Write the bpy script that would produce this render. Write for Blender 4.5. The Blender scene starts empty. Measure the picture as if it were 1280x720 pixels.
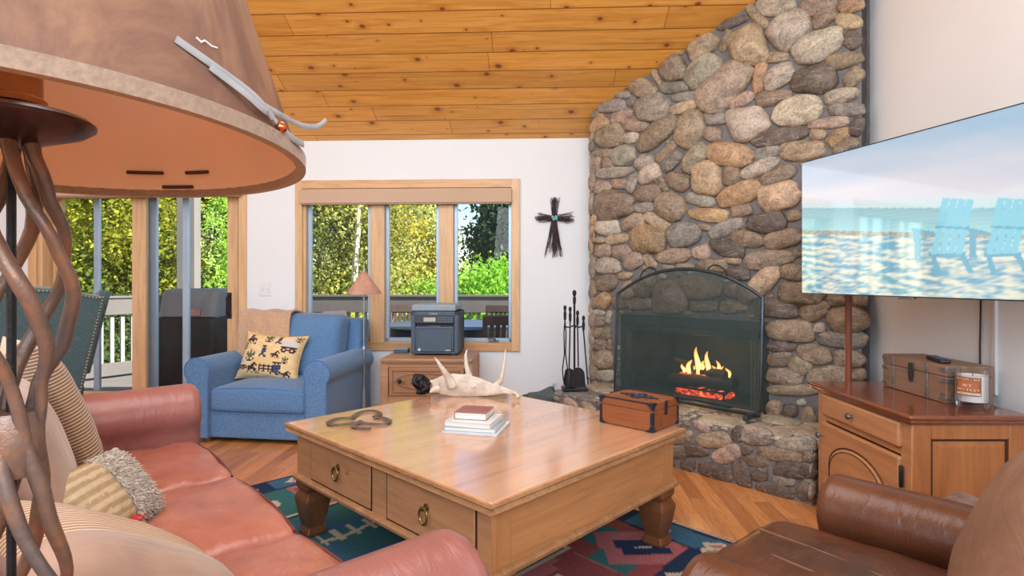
import bpy, bmesh, math, random
import numpy as np
from mathutils import Vector, Matrix, noise as mn
R = math.radians; PI = math.pi
C = bpy.context.scene.collection
F, HZ, EY = 711.1, 348.0, 1.2          # focal length in pixels, eye level row, eye height
TH = R(-2.5)                            # the room is turned a little against the camera
CT, ST = math.cos(TH), math.sin(TH)

# ---------------------------------------------------------------- placing helpers
def G(px, py, h=0.0):
    z = F * (EY - h) / (py - HZ)
    return Vector(((px - 640) / F * z, z, h))
def D(px, py, z):
    return Vector(((px - 640) / F * z, z, EY - (py - HZ) / F * z))
def room(x, y, z=0):                    # room coordinates -> world
    return Vector((x * CT - y * ST, x * ST + y * CT, z))
def bw(px, py, y=5.05):                 # a sight line met with a plane parallel to the back wall, in room coordinates
    t = (px - 640) / F
    Y = y / (-t * ST + CT)
    return (t * Y * CT + Y * ST, EY - (py - HZ) / F * Y)
def sr(r, g, b):
    f = lambda c: (c / 255 / 12.92) if c / 255 <= 0.04045 else ((c / 255 + 0.055) / 1.055) ** 2.4
    return (f(r), f(g), f(b), 1)

# ---------------------------------------------------------------- materials
class NT:
    def __init__(s, name):
        s.m = bpy.data.materials.new(name); s.m.use_nodes = True
        s.t = s.m.node_tree; s.t.nodes.clear()
        s.out = s.n('ShaderNodeOutputMaterial')
        s.b = s.n('ShaderNodeBsdfPrincipled'); s.l(s.b.outputs[0], s.out.inputs[0])
    def n(s, t, **k):
        o = s.t.nodes.new(t)
        for a, v in k.items(): setattr(o, a, v)
        return o
    def l(s, a, b): s.t.links.new(a, b)
    def math(s, op, a, b=None, c=None):
        o = s.n('ShaderNodeMath', operation=op)
        for i, v in enumerate((a, b, c)):
            if v is None: continue
            if isinstance(v, (int, float)): o.inputs[i].default_value = v
            else: s.l(v, o.inputs[i])
        return o.outputs[0]
    def mix(s, f, a, b, mode='MIX'):
        o = s.n('ShaderNodeMix', data_type='RGBA', blend_type=mode)
        if isinstance(f, (int, float)): o.inputs[0].default_value = f
        else: s.l(f, o.inputs[0])
        for i, v in ((6, a), (7, b)):
            if isinstance(v, tuple): o.inputs[i].default_value = v
            else: s.l(v, o.inputs[i])
        return o.outputs[2]
    def coord(s, scale=(1, 1, 1), rot=(0, 0, 0)):
        c = s.n('ShaderNodeTexCoord'); m = s.n('ShaderNodeMapping')
        m.inputs['Scale'].default_value = scale; m.inputs['Rotation'].default_value = rot
        s.l(c.outputs['Object'], m.inputs[0]); return m.outputs[0]
    def noise(s, v, scale, detail=4, rough=.55, dist=0):
        o = s.n('ShaderNodeTexNoise'); s.l(v, o.inputs[0])
        o.inputs['Scale'].default_value = scale; o.inputs['Detail'].default_value = detail
        o.inputs['Roughness'].default_value = rough; o.inputs['Distortion'].default_value = dist
        return o.outputs[0]
    def ramp(s, f, stops):
        o = s.n('ShaderNodeValToRGB'); s.l(f, o.inputs[0]); e = o.color_ramp.elements
        while len(e) < len(stops): e.new(.5)
        for i, (p, c) in enumerate(stops): e[i].position = p; e[i].color = c
        return o.outputs[0]
    def bump(s, h, st, dist=.01):
        o = s.n('ShaderNodeBump'); o.inputs['Strength'].default_value = st; o.inputs['Distance'].default_value = dist
        s.l(h, o.inputs['Height']); s.l(o.outputs[0], s.b.inputs['Normal']); return o
    def set(s, **k):
        for a, v in k.items():
            i = s.b.inputs[a.replace('_', ' ')]
            if isinstance(v, (int, float, tuple)): i.default_value = v
            else: s.l(v, i)
        return s
def sc(c, k): return (min(1, c[0] * k), min(1, c[1] * k), min(1, c[2] * k), 1)
def M(name, c, rough=.5, var=.12, vs=6, metal=0, bump=0, bs=60, st=(1, 1, 1), coat=0, spec=.5, c2=None):
    t = NT(name); v = t.coord(st)
    col = t.ramp(t.noise(v, vs, 5), [(.3, sc(c, 1 - var)), (.7, c2 or sc(c, 1 + var))])
    t.set(Base_Color=col, Roughness=rough, Metallic=metal)
    t.b.inputs['Specular IOR Level'].default_value = spec
    if coat: t.set(Coat_Weight=coat, Coat_Roughness=.12)
    if bump: t.bump(t.noise(v, bs, 4), bump)
    return t.m
def WOOD(name, c1, c2, rough=.4, axis=0, scale=6, dark=None, coat=0, bump=.08, worn=None, stretch=.08):
    t = NT(name); s = [1, 1, 1]; s[axis] = stretch
    v = t.coord(tuple(s))
    g = t.noise(v, scale * 6, 6, .65, .6); big = t.noise(v, scale * .8, 3, .5, .8)
    col = t.mix(big, c1, c2)
    col = t.mix(t.math('MULTIPLY', t.ramp(g, [(.42, (0, 0, 0, 1)), (.72, (1, 1, 1, 1))]), .55), col, sc(c1, .55), 'MIX')
    if dark:                                    # scattered wear and knots
        w = t.ramp(t.noise(t.coord(), 9, 6, .7), [(.62, (0, 0, 0, 1)), (.72, (1, 1, 1, 1))])
        col = t.mix(t.math('MULTIPLY', w, .7), col, dark)
    t.set(Base_Color=col, Roughness=rough)
    if coat: t.set(Coat_Weight=coat, Coat_Roughness=.1)
    t.bump(g, bump, .004)
    return t.m
def FABRIC(name, c, c2, fine=240, st=(1, 1, 1), bump=.3, var=3):
    t = NT(name)
    a = t.noise(t.coord((st[0], st[1], st[2])), fine, 2, .6)
    b = t.noise(t.coord(), var, 3)
    col = t.ramp(a, [(.3, c), (.7, c2)])
    col = t.mix(t.math('MULTIPLY', b, .35), col, sc(c, .7))
    t.set(Base_Color=col, Roughness=.9); t.b.inputs['Specular IOR Level'].default_value = .2
    t.set(Sheen_Weight=.3)
    t.bump(a, bump, .003)
    return t.m
def LEATHER(name, c, c2, rough=.38, worn=None):
    t = NT(name); v = t.coord()
    col = t.ramp(t.noise(v, 3.2, 5, .6, .4), [(.3, c), (.7, c2)])
    if worn: col = t.mix(t.math('MULTIPLY', t.ramp(t.noise(v, 6, 6, .7), [(.55, (0, 0, 0, 1)), (.75, (1, 1, 1, 1))]), .5), col, worn)
    fold = t.noise(t.coord((1, 2.6, 1)), 7, 4, .55, .9); grain = t.noise(v, 260, 2)
    t.set(Base_Color=col, Roughness=t.math('MULTIPLY_ADD', fold, .2, rough - .1))
    t.bump(t.math('ADD', t.math('MULTIPLY', fold, .8), t.math('MULTIPLY', grain, .06)), .28, .02)
    return t.m
def ATTR(name, rough=.8, var=.25, vs=25, bump=.3, bs=40, emit=0, spec=.4, trans=0, coat=0):
    t = NT(name); a = t.n('ShaderNodeAttribute'); a.attribute_name = 'Col'; v = t.coord()
    n = t.noise(v, vs, 5, .65)
    col = a.outputs['Color']
    if var: col = t.mix(1.0, col, t.ramp(n, [(.25, (1 - var,) * 3 + (1,)), (.75, (1 + var * .5,) * 3 + (1,))]), 'MULTIPLY')
    t.set(Base_Color=col, Roughness=rough); t.b.inputs['Specular IOR Level'].default_value = spec
    if emit: t.set(Emission_Color=col, Emission_Strength=emit)
    if coat: t.set(Coat_Weight=coat, Coat_Roughness=.03)
    if bump: t.bump(t.noise(v, bs, 5, .7), bump, .01)
    if trans:
        tr = t.n('ShaderNodeBsdfTranslucent'); t.l(col, tr.inputs[0]); mx = t.n('ShaderNodeMixShader'); mx.inputs[0].default_value = trans
        t.l(t.b.outputs[0], mx.inputs[1]); t.l(tr.outputs[0], mx.inputs[2]); t.l(mx.outputs[0], t.out.inputs[0])
    return t.m
def EMIT(name, c, s):
    t = NT(name); t.set(Base_Color=(0, 0, 0, 1), Emission_Color=c, Emission_Strength=s); return t.m
def SEE(name, c, see, rough=.4, gloss=False):   # thin layer one can see through: part transparent, part solid or mirror
    t = NT(name); tr = t.n('ShaderNodeBsdfTransparent'); mx = t.n('ShaderNodeMixShader')
    if gloss:
        g = t.n('ShaderNodeBsdfGlossy'); g.inputs['Roughness'].default_value = 0.0
        lw = t.n('ShaderNodeFresnel'); lw.inputs[0].default_value = 1.45
        t.l(t.math('MULTIPLY', lw.outputs[0], .55), mx.inputs[0]); t.l(tr.outputs[0], mx.inputs[1]); t.l(g.outputs[0], mx.inputs[2])
    else:
        t.set(Base_Color=c, Roughness=rough); mx.inputs[0].default_value = see
        t.l(t.b.outputs[0], mx.inputs[1]); t.l(tr.outputs[0], mx.inputs[2])
    t.l(mx.outputs[0], t.out.inputs[0]); return t.m

# ---------------------------------------------------------------- objects and meshes
def tag(o, label, cat=None, group=None, kind=None):
    if label: o['label'] = label
    if cat: o['category'] = cat
    if group: o['group'] = group
    if kind: o['kind'] = kind
    return o
def T(name, label, cat, loc=(0, 0, 0), rz=0, group=None):
    o = bpy.data.objects.new(name, None); C.objects.link(o); o.empty_display_size = .1
    o.location = loc; o.rotation_euler = (0, 0, rz)
    return tag(o, label, cat, group)
class MB:
    def __init__(s): s.v, s.f, s.c = [], [], []
    def add(s, vs, fs):
        k = len(s.v); s.v += [tuple(p) for p in vs]; s.f += [tuple(i + k for i in f) for f in fs]; return s
    def box(s, x0, y0, z0, x1, y1, z1):
        return s.add([(x, y, z) for z in (z0, z1) for y in (y0, y1) for x in (x0, x1)],
                     [(0, 2, 3, 1), (4, 5, 7, 6), (0, 1, 5, 4), (2, 6, 7, 3), (0, 4, 6, 2), (1, 3, 7, 5)])
    def obox(s, c, sz, m):
        h = [d / 2 for d in sz]; c = Vector(c)
        return s.add([c + m @ Vector((x * h[0], y * h[1], z * h[2])) for z in (-1, 1) for y in (-1, 1) for x in (-1, 1)],
                     [(0, 2, 3, 1), (4, 5, 7, 6), (0, 1, 5, 4), (2, 6, 7, 3), (0, 4, 6, 2), (1, 3, 7, 5)])
    def prism(s, poly, axis, a0, a1):           # poly in the two other axes, in cyclic order
        n = len(poly)
        def P(p, a): return ((a, p[0], p[1]), (p[0], a, p[1]), (p[0], p[1], a))[axis]
        return s.add([P(p, a0) for p in poly] + [P(p, a1) for p in poly],
                     [tuple(range(n))[::-1], tuple(range(n, 2 * n))] + [(i, (i + 1) % n, n + (i + 1) % n, n + i) for i in range(n)])
    def tube(s, pts, r, n=8, closed=False, flat=None):
        pts = [Vector(p) for p in pts]; m = len(pts); k = len(s.v)
        rs = r if isinstance(r, (list, tuple)) else [r] * m
        up = None
        for i, p in enumerate(pts):
            a = pts[(i - 1) % m] if (closed or i) else p; b = pts[(i + 1) % m] if (closed or i < m - 1) else p
            d = (b - a).normalized()
            if up is None: up = d.orthogonal().normalized() if flat is None else Vector(flat)
            up = (up - d * up.dot(d)).normalized(); sd = d.cross(up)
            w = 1 if flat is None else .28
            for j in range(n):
                t = 2 * PI * j / n; s.v.append(tuple(p + rs[i] * (w * math.cos(t) * up + math.sin(t) * sd)))
        for i in range(m if closed else m - 1):
            for j in range(n):
                a, b = k + i * n, k + ((i + 1) % m) * n
                s.f.append((a + j, a + (j + 1) % n, b + (j + 1) % n, b + j))
        if not closed:
            s.f.append(tuple(range(k, k + n))[::-1]); s.f.append(tuple(range(k + (m - 1) * n, k + m * n)))
        return s
    def lathe(s, prof, n=24, c=(0, 0, 0), cap=True):
        k = len(s.v); m = len(prof)
        for r, z in prof:
            for j in range(n):
                t = 2 * PI * j / n; s.v.append((c[0] + r * math.cos(t), c[1] + r * math.sin(t), c[2] + z))
        for i in range(m - 1):
            for j in range(n):
                s.f.append((k + i * n + j, k + i * n + (j + 1) % n, k + (i + 1) * n + (j + 1) % n, k + (i + 1) * n + j))
        if cap: s.f.append(tuple(range(k, k + n))[::-1]); s.f.append(tuple(range(k + (m - 1) * n, k + m * n)))
        return s
    def ball(s, c, r, n=10, sq=(1, 1, 1)):
        m = max(4, n // 2 + 1)
        k = len(s.v)
        for i in range(m + 1):
            a = -PI / 2 + PI * i / m
            for j in range(n):
                t = 2 * PI * j / n
                s.v.append((c[0] + r * sq[0] * math.cos(a) * math.cos(t), c[1] + r * sq[1] * math.cos(a) * math.sin(t), c[2] + r * sq[2] * math.sin(a)))
        for i in range(m):
            for j in range(n):
                s.f.append((k + i * n + j, k + i * n + (j + 1) % n, k + (i + 1) * n + (j + 1) % n, k + (i + 1) * n + j))
        return s
    def grid(s, fn, nu, nv, col=None):
        k = len(s.v)
        for i in range(nu + 1):
            for j in range(nv + 1):
                s.v.append(tuple(fn(i / nu, j / nv)))
                if col: s.c.append(col(i / nu, j / nv))
        for i in range(nu):
            for j in range(nv):
                a = k + i * (nv + 1) + j; s.f.append((a, a + nv + 1, a + nv + 2, a + 1))
        return s
    def rbox(s, x0, y0, z0, x1, y1, z1, r, n=12, fn=None):     # rounded, optionally deformed box
        bm = bmesh.new(); bmesh.ops.create_cube(bm, size=2)
        bmesh.ops.subdivide_edges(bm, edges=bm.edges[:], cuts=n, use_grid_fill=True)
        h = Vector(((x1 - x0) / 2, (y1 - y0) / 2, (z1 - z0) / 2)); c = Vector(((x0 + x1) / 2, (y0 + y1) / 2, (z0 + z1) / 2))
        rr = min(r, h.x * .999, h.y * .999, h.z * .999)
        bm.verts.ensure_lookup_table(); k = len(s.v)
        for v in bm.verts:
            p = Vector([math.copysign(abs(q) ** .6, q) * h[i] for i, q in enumerate(v.co)])
            q = Vector([max(-(h[i] - rr), min(h[i] - rr, p[i])) for i in range(3)])
            d = p - q
            p = q + (d.normalized() * rr if d.length > 1e-9 else d)
            if fn: p = fn(p, h)
            s.v.append(tuple(p + c))
        s.f += [tuple(v.index + k for v in f.verts) for f in bm.faces]; bm.free(); return s
    def pillow(s, a, b, t, n=22, col=None, sag=.06):            # throw pillow in the xz plane, thickness along y
        k = len(s.v)
        def P(u, v, sd):
            e = max(0.0, (1 - abs(u) ** 3.2)) ** .55 * max(0.0, (1 - abs(v) ** 3.2)) ** .55
            x = a * u * (1 - sag * (1 - v * v) * abs(u) ** 2); z = b * v * (1 - sag * (1 - u * u) * abs(v) ** 2)
            w = .006 * mn.noise(Vector((u * 3 + a * 9, v * 3, sd * 2))) * (1 if e > .05 else 0)
            return (x, sd * (t * e + w), z)
        for sd in (-1, 1):
            k0 = len(s.v)
            for i in range(n + 1):
                for j in range(n + 1):
                    u, v = math.sin((i / n - .5) * PI), math.sin((j / n - .5) * PI)
                    s.v.append(P(u, v, sd))
                    if col: s.c.append(col(u, v, sd))
            for i in range(n):
                for j in range(n):
                    q = k0 + i * (n + 1) + j; f = (q, q + n + 1, q + n + 2, q + 1)
                    s.f.append(f if sd < 0 else f[::-1])
        return s
    def build(s, name, mat, parent=None, loc=None, rz=0, rot=None, smooth=True, bevel=0, seg=2, sub=0, ang=40, weld=False):
        me = bpy.data.meshes.new(name); me.from_pydata(s.v, [], s.f)
        if s.c:
            ca = me.color_attributes.new('Col', 'FLOAT_COLOR', 'POINT')
            ca.data.foreach_set('color', np.array(s.c, dtype=np.float32).ravel())
        bm = bmesh.new(); bm.from_mesh(me)
        if weld: bmesh.ops.remove_doubles(bm, verts=bm.verts[:], dist=1e-5)
        bmesh.ops.recalc_face_normals(bm, faces=bm.faces[:]); bm.to_mesh(me); bm.free()
        if smooth:
            me.shade_smooth()
            if not sub: me.set_sharp_from_angle(angle=R(ang))
        me.materials.append(mat)
        o = bpy.data.objects.new(name, me); C.objects.link(o); o.parent = parent
        if loc is not None: o.location = loc
        o.rotation_euler = rot if rot is not None else (0, 0, rz)
        if bevel:
            m = o.modifiers.new('bevel', 'BEVEL'); m.width = bevel; m.segments = seg; m.limit_method = 'ANGLE'; m.angle_limit = R(35)
            if smooth: me.set_sharp_from_angle(angle=R(60))
        if sub: m = o.modifiers.new('sub', 'SUBSURF'); m.levels = m.render_levels = sub
        return o
def struct(o, label=None): return tag(o, label, None, None, 'structure')
def dup(root, loc, rz, label=None):
    r = root.copy(); C.objects.link(r); r.location = loc; r.rotation_euler = (0, 0, rz)
    if label: r['label'] = label
    for ch in list(root.children):
        c = ch.copy(); C.objects.link(c); c.parent = r
        for g in list(ch.children):
            d = g.copy(); C.objects.link(d); d.parent = c
    return r
def text(name, body, size, mat, parent, loc, rot, ex=.0005, align='CENTER'):
    cu = bpy.data.curves.new(name, 'FONT'); cu.body = body; cu.size = size; cu.extrude = ex; cu.align_x = align; cu.align_y = 'CENTER'
    o = bpy.data.objects.new(name, cu); C.objects.link(o); cu.materials.append(mat)
    me = bpy.data.meshes.new_from_object(o.evaluated_get(bpy.context.evaluated_depsgraph_get())); bpy.data.objects.remove(o)
    o = bpy.data.objects.new(name, me); C.objects.link(o); o.parent = parent; o.location = loc; o.rotation_euler = rot; return o
def Rm(x=0, y=0, z=0): return Matrix.Rotation(z, 3, 'Z') @ Matrix.Rotation(y, 3, 'Y') @ Matrix.Rotation(x, 3, 'X')
rnd = random.Random(7)
SKY, SUN, E1, E2, E3, EXPO = .24, 15, 65, 145, 105, .04
# ================================================================ materials in use
W_wall = M('white_paint', sr(230, 232, 234), .75, .015, 2, bump=.03, bs=90)
W_trim = WOOD('fir_trim', sr(216, 170, 122), sr(228, 190, 146), .4, 2, 5)
W_trimh = WOOD('fir_trim_long', sr(206, 152, 100), sr(224, 180, 132), .4, 0, 5)
W_white = M('white_trim', sr(225, 225, 225), .5, .02)
ALU = M('pale_aluminium', sr(175, 195, 215), .35, .05, metal=.3)
GREYMET = M('grey_metal', sr(120, 125, 130), .35, .08, metal=.7)
BLACK = M('black_iron', sr(34, 33, 36), .5, .3, 40, metal=.4, bump=.15, bs=120)
DARKBR = M('bronze', sr(70, 48, 36), .4, .4, 20, metal=.7, bump=.15, bs=80)
GLASS = SEE('window_glass', None, 0, gloss=True)

# ---- knotty pine ceiling: boards run along x, stepped along y
def pine_mat():
    t = NT('knotty_pine'); c = t.n('ShaderNodeTexCoord'); sp = t.n('ShaderNodeSeparateXYZ'); t.l(c.outputs['Object'], sp.inputs[0])
    x, y = sp.outputs[0], sp.outputs[1]
    q = t.math('DIVIDE', t.math('ADD', y, .06), .168); idx = t.math('FLOOR', q); fr = t.math('FRACT', q)
    wn = t.n('ShaderNodeTexWhiteNoise', noise_dimensions='1D'); t.l(idx, wn.inputs['W'])
    xs = t.math('ADD', x, t.math('MULTIPLY', wn.outputs[0], 7.0))
    bl = t.math('DIVIDE', xs, 2.6); bi = t.math('FLOOR', bl); bf = t.math('FRACT', bl)
    wn2 = t.n('ShaderNodeTexWhiteNoise', noise_dimensions='2D'); cb = t.n('ShaderNodeCombineXYZ')
    t.l(idx, cb.inputs[0]); t.l(bi, cb.inputs[1]); t.l(cb.outputs[0], wn2.inputs['Vector'])
    gv = t.n('ShaderNodeCombineXYZ'); t.l(t.math('MULTIPLY', xs, .6), gv.inputs[0]); t.l(t.math('MULTIPLY', y, 9.0), gv.inputs[1]); t.l(t.math('MULTIPLY', idx, 3.7), gv.inputs[2])
    g = t.noise(gv.outputs[0], 3.2, 6, .6, 1.2)
    col = t.ramp(g, [(.25, sr(206, 140, 56)), (.5, sr(232, 168, 78)), (.8, sr(244, 192, 110))])
    col = t.mix(1.0, col, t.ramp(wn2.outputs[0], [(0, (.86, .83, .76, 1)), (.5, (1, 1, 1, 1)), (1, (1.08, 1.06, .95, 1))]), 'MULTIPLY')
    # knots
    kv = t.n('ShaderNodeCombineXYZ'); t.l(t.math('MULTIPLY', xs, 1.0), kv.inputs[0]); t.l(t.math('MULTIPLY', y, 1.35), kv.inputs[1])
    vo = t.n('ShaderNodeTexVoronoi', voronoi_dimensions='2D', feature='F1'); vo.inputs['Scale'].default_value = 3.6; t.l(kv.outputs[0], vo.inputs['Vector'])
    nz = t.noise(t.coord((8, 8, 8)), 4, 3)
    d = t.math('ADD', vo.outputs['Distance'], t.math('MULTIPLY', t.math('SUBTRACT', nz, .5), .05))
    rc = t.n('ShaderNodeSeparateColor'); t.l(vo.outputs['Color'], rc.inputs[0])
    rad = t.math('MULTIPLY_ADD', t.math('POWER', rc.outputs[0], 1.6), .10, .014)
    k = t.math('SUBTRACT', 1.0, t.math('SMOOTH_MIN', t.math('DIVIDE', d, rad), 1.0, .3)); k = t.math('MULTIPLY', k, 2.2); k = t.math('MINIMUM', t.math('MAXIMUM', k, 0.0), 1.0)
    col = t.mix(t.math('MULTIPLY', k, .9), col, sr(84, 42, 22))
    halo = t.math('MULTIPLY', t.math('SUBTRACT', 1.0, t.math('MINIMUM', t.math('DIVIDE', d, t.math('MULTIPLY', rad, 3.0)), 1.0)), .45)
    col = t.mix(halo, col, sr(170, 95, 38))
    # dark streaks in a few boards
    sv = t.n('ShaderNodeCombineXYZ'); t.l(t.math('MULTIPLY', xs, .25), sv.inputs[0]); t.l(t.math('MULTIPLY', y, 14.0), sv.inputs[1])
    st = t.ramp(t.noise(sv.outputs[0], 1.6, 2, .5), [(.66, (0, 0, 0, 1)), (.76, (1, 1, 1, 1))])
    col = t.mix(t.math('MULTIPLY', st, .45), col, sr(130, 75, 40))
    gr = t.math('MULTIPLY', t.math('LESS_THAN', t.math('MINIMUM', fr, t.math('SUBTRACT', 1.0, fr)), .022), .8)
    gr = t.math('MAXIMUM', gr, t.math('MULTIPLY', t.math('LESS_THAN', bf, .0022), .6))
    col = t.mix(gr, col, sr(120, 62, 14))
    t.set(Base_Color=col, Roughness=.42)
    t.bump(t.math('SUBTRACT', t.math('MULTIPLY', g, .15), gr), .35, .006)
    return t.m
def oak_mat():
    t = NT('oak_strip_floor'); c = t.n('ShaderNodeTexCoord'); sp = t.n('ShaderNodeSeparateXYZ'); t.l(c.outputs['Object'], sp.inputs[0])
    x, y = sp.outputs[1], sp.outputs[0]
    q = t.math('DIVIDE', y, .083); idx = t.math('FLOOR', q); fr = t.math('FRACT', q)
    wn = t.n('ShaderNodeTexWhiteNoise', noise_dimensions='1D'); t.l(idx, wn.inputs['W'])
    xs = t.math('ADD', x, t.math('MULTIPLY', wn.outputs[0], 5.0)); bl = t.math('DIVIDE', xs, 1.1); bi = t.math('FLOOR', bl); bf = t.math('FRACT', bl)
    wn2 = t.n('ShaderNodeTexWhiteNoise', noise_dimensions='2D'); cb = t.n('ShaderNodeCombineXYZ'); t.l(idx, cb.inputs[0]); t.l(bi, cb.inputs[1]); t.l(cb.outputs[0], wn2.inputs['Vector'])
    gv = t.n('ShaderNodeCombineXYZ'); t.l(t.math('MULTIPLY', xs, 1.6), gv.inputs[0]); t.l(t.math('MULTIPLY', y, 22.0), gv.inputs[1]); t.l(t.math('MULTIPLY', wn2.outputs[0], 40.0), gv.inputs[2])
    g = t.noise(gv.outputs[0], 2.4, 6, .65, 1.5)
    col = t.ramp(g, [(.25, sr(176, 108, 58)), (.5, sr(208, 142, 86)), (.8, sr(226, 170, 116))])
    col = t.mix(1.0, col, t.ramp(wn2.outputs[0], [(0, (.72, .66, .6, 1)), (.6, (1, 1, 1, 1)), (1, (1.1, 1.1, 1.06, 1))]), 'MULTIPLY')
    gr = t.math('MAXIMUM', t.math('LESS_THAN', fr, .022), t.math('LESS_THAN', bf, .002))
    col = t.mix(t.math('MULTIPLY', gr, .6), col, sr(96, 54, 26))
    t.set(Base_Color=col, Roughness=.28); t.bump(t.math('SUBTRACT', t.math('MULTIPLY', g, .2), gr), .12, .003)
    return t.m

# ================================================================ the room
XL, XR, YB, YF = -6.2, 1.97, 5.05, -3.2
SL = .45                                  # ceiling slope, rising towards the camera
def ceil(y): return 2.44 + SL * (YB - y)
m = MB(); m.box(XL, YF, -.06, XR, YB + .1, 0); struct(m.build('floor', oak_mat(), rz=TH, smooth=False))
m = MB(); m.add([(XL, YF, ceil(YF)), (XR + .02, YF, ceil(YF)), (XR + .02, YB + .02, ceil(YB + .02)), (XL, YB + .02, ceil(YB + .02)),
                 (XL, YF, ceil(YF) + .12), (XR + .02, YF, ceil(YF) + .12), (XR + .02, YB + .6, ceil(YB + .02) + .12), (XL, YB + .6, ceil(YB + .02) + .12)],
                [(0, 1, 2, 3), (7, 6, 5, 4), (0, 4, 5, 1), (2, 6, 7, 3), (1, 5, 6, 2), (0, 3, 7, 4)])
struct(m.build('ceiling', pine_mat(), rz=TH, smooth=False))
wx0, wz1 = bw(378, 233); wx1, wz0 = bw(644, 433)      # window opening
dx0 = bw(46, 300)[0]; dx1 = bw(302, 300)[0]; dz1 = 2.06   # door opening
m = MB(); t0, t1 = YB, YB + .16; top = ceil(YB) + .04
for a in ((XL, 0, dx0, top), (dx0, dz1, dx1, top), (dx1, 0, wx0, top), (wx0, 0, wx1, wz0), (wx0, wz1, wx1, top), (wx1, 0, XR + .1, top)):
    m.box(a[0], t0, a[1], a[2], t1, a[3])
struct(m.build('wall_back', W_wall, rz=TH, smooth=False))
m = MB(); m.prism([(YF, 0), (YB + .16, 0), (YB + .16, ceil(YB + .16) + .05), (YF, ceil(YF) + .05)], 0, XR, XR + .12); struct(m.build('wall_right', W_wall, rz=TH, smooth=False))
m = MB(); m.prism([(YF, 0), (YB + .16, 0), (YB + .16, ceil(YB + .16) + .05), (YF, ceil(YF) + .05)], 0, XL - .12, XL); struct(m.build('wall_left', W_wall, rz=TH, smooth=False))
m = MB(); m.box(dx1 + .09, YB - .014, 0, .55, YB, .09); struct(m.build('baseboard_back', W_white, rz=TH, bevel=.004))

# ---- window
def room_obj(name, mb, mat, parent=None, **k):
    return mb.build(name, mat, parent, rz=0 if parent else TH, **k)
win = bpy.data.objects.new('window_1', None); C.objects.link(win); win.rotation_euler = (0, 0, TH); tag(win, 'triple casement window with fir frame over the printer', None, None, 'structure')
ox0, oz1 = bw(370, 226); ox1, oz0 = bw(650, 439)
m = MB(); y0 = YB - .022
m.box(ox0, y0, oz1 - .075, ox1, YB, oz1); m.box(ox0, y0, oz0, ox1, YB, oz0 + .075)
room_obj('casing', m, W_trimh, win, bevel=.004)
m = MB(); m.box(ox0, y0 - .001, oz0, ox0 + .065, YB, oz1); m.box(ox1 - .075, y0 - .001, oz0, ox1, YB, oz1); room_obj('side_casing', m, W_trim, win, bevel=.004)
def vx(px, y): return bw(px, 300, y)[0]
m = MB()                                   # jambs, mullions
m.box(wx0, YB, wz0, wx0 + .03, YB + .14, wz1); m.box(wx1 - .03, YB, wz0, wx1, YB + .14, wz1)
m.box(wx0, YB, wz0, wx1, YB + .14, wz0 + .035); m.box(wx0, YB, wz1 - .03, wx1, YB + .14, wz1)
mull = [(vx(463, YB + .02), vx(481, YB + .02)), (vx(549, YB + .02), vx(567, YB + .02))]
for a, b in mull: m.box(a, YB + .005, wz0 + .03, b, YB + .14, wz1 - .03)
room_obj('window_frame', m, W_trim, win, bevel=.003)
ed = [wx0 + .03, mull[0][0], mull[0][1], mull[1][0], mull[1][1], wx1 - .03]
for i in range(3):
    a, b = ed[2 * i], ed[2 * i + 1]; z0, z1 = wz0 + .035, wz1 - .03; w = .032
    m = MB(); m.box(a, YB + .05, z0, a + w, YB + .085, z1); m.box(b - w, YB + .05, z0, b, YB + .085, z1); m.box(a, YB + .05, z0, b, YB + .085, z0 + w); m.box(a, YB + .05, z1 - w, b, YB + .085, z1)
    s = room_obj('sash', m, ALU, win, bevel=.003); tag(s, 'grey metal sash')
    m = MB(); m.add([(a + .02, YB + .068, z0 + .02), (b - .02, YB + .068, z0 + .02), (b - .02, YB + .068, z1 - .02), (a + .02, YB + .068, z1 - .02)], [(0, 1, 2, 3)])
    g = m.build('pane', GLASS, s, smooth=False)
for px in (415, 617):
    hx = vx(px, YB); m = MB(); m.box(hx - .045, YB - .01, wz0 + .036, hx + .045, YB + .045, wz0 + .052); m.tube([(hx + .02, YB, wz0 + .05), (hx, YB - .02, wz0 + .075), (hx - .05, YB - .025, wz0 + .07)], .008, 8)
    room_obj('crank_handle', m, GREYMET, win)
SHADE_F = FABRIC('woven_shade', sr(196, 164, 138), sr(212, 184, 160), 160, (1, 1, 3))
sx0, sz1 = bw(378, 238); sx1, sz0 = bw(640, 254)
sh = T('roller_blind', 'rolled up tan woven blind across the top of the triple window', 'blind', room((sx0 + sx1) / 2, YB - .012, sz0), TH)
L = (sx1 - sx0) / 2; m = MB(); m.box(-L, -.06, 0, L, .012, sz1 - sz0); m.build('valance', SHADE_F, sh, bevel=.006)
m = MB(); m.box(-L + .01, -.05, -.012, L - .01, -.02, .004); m.build('hem_bar', M('tan_bar', sr(170, 140, 115), .6), sh, bevel=.003)

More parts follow.
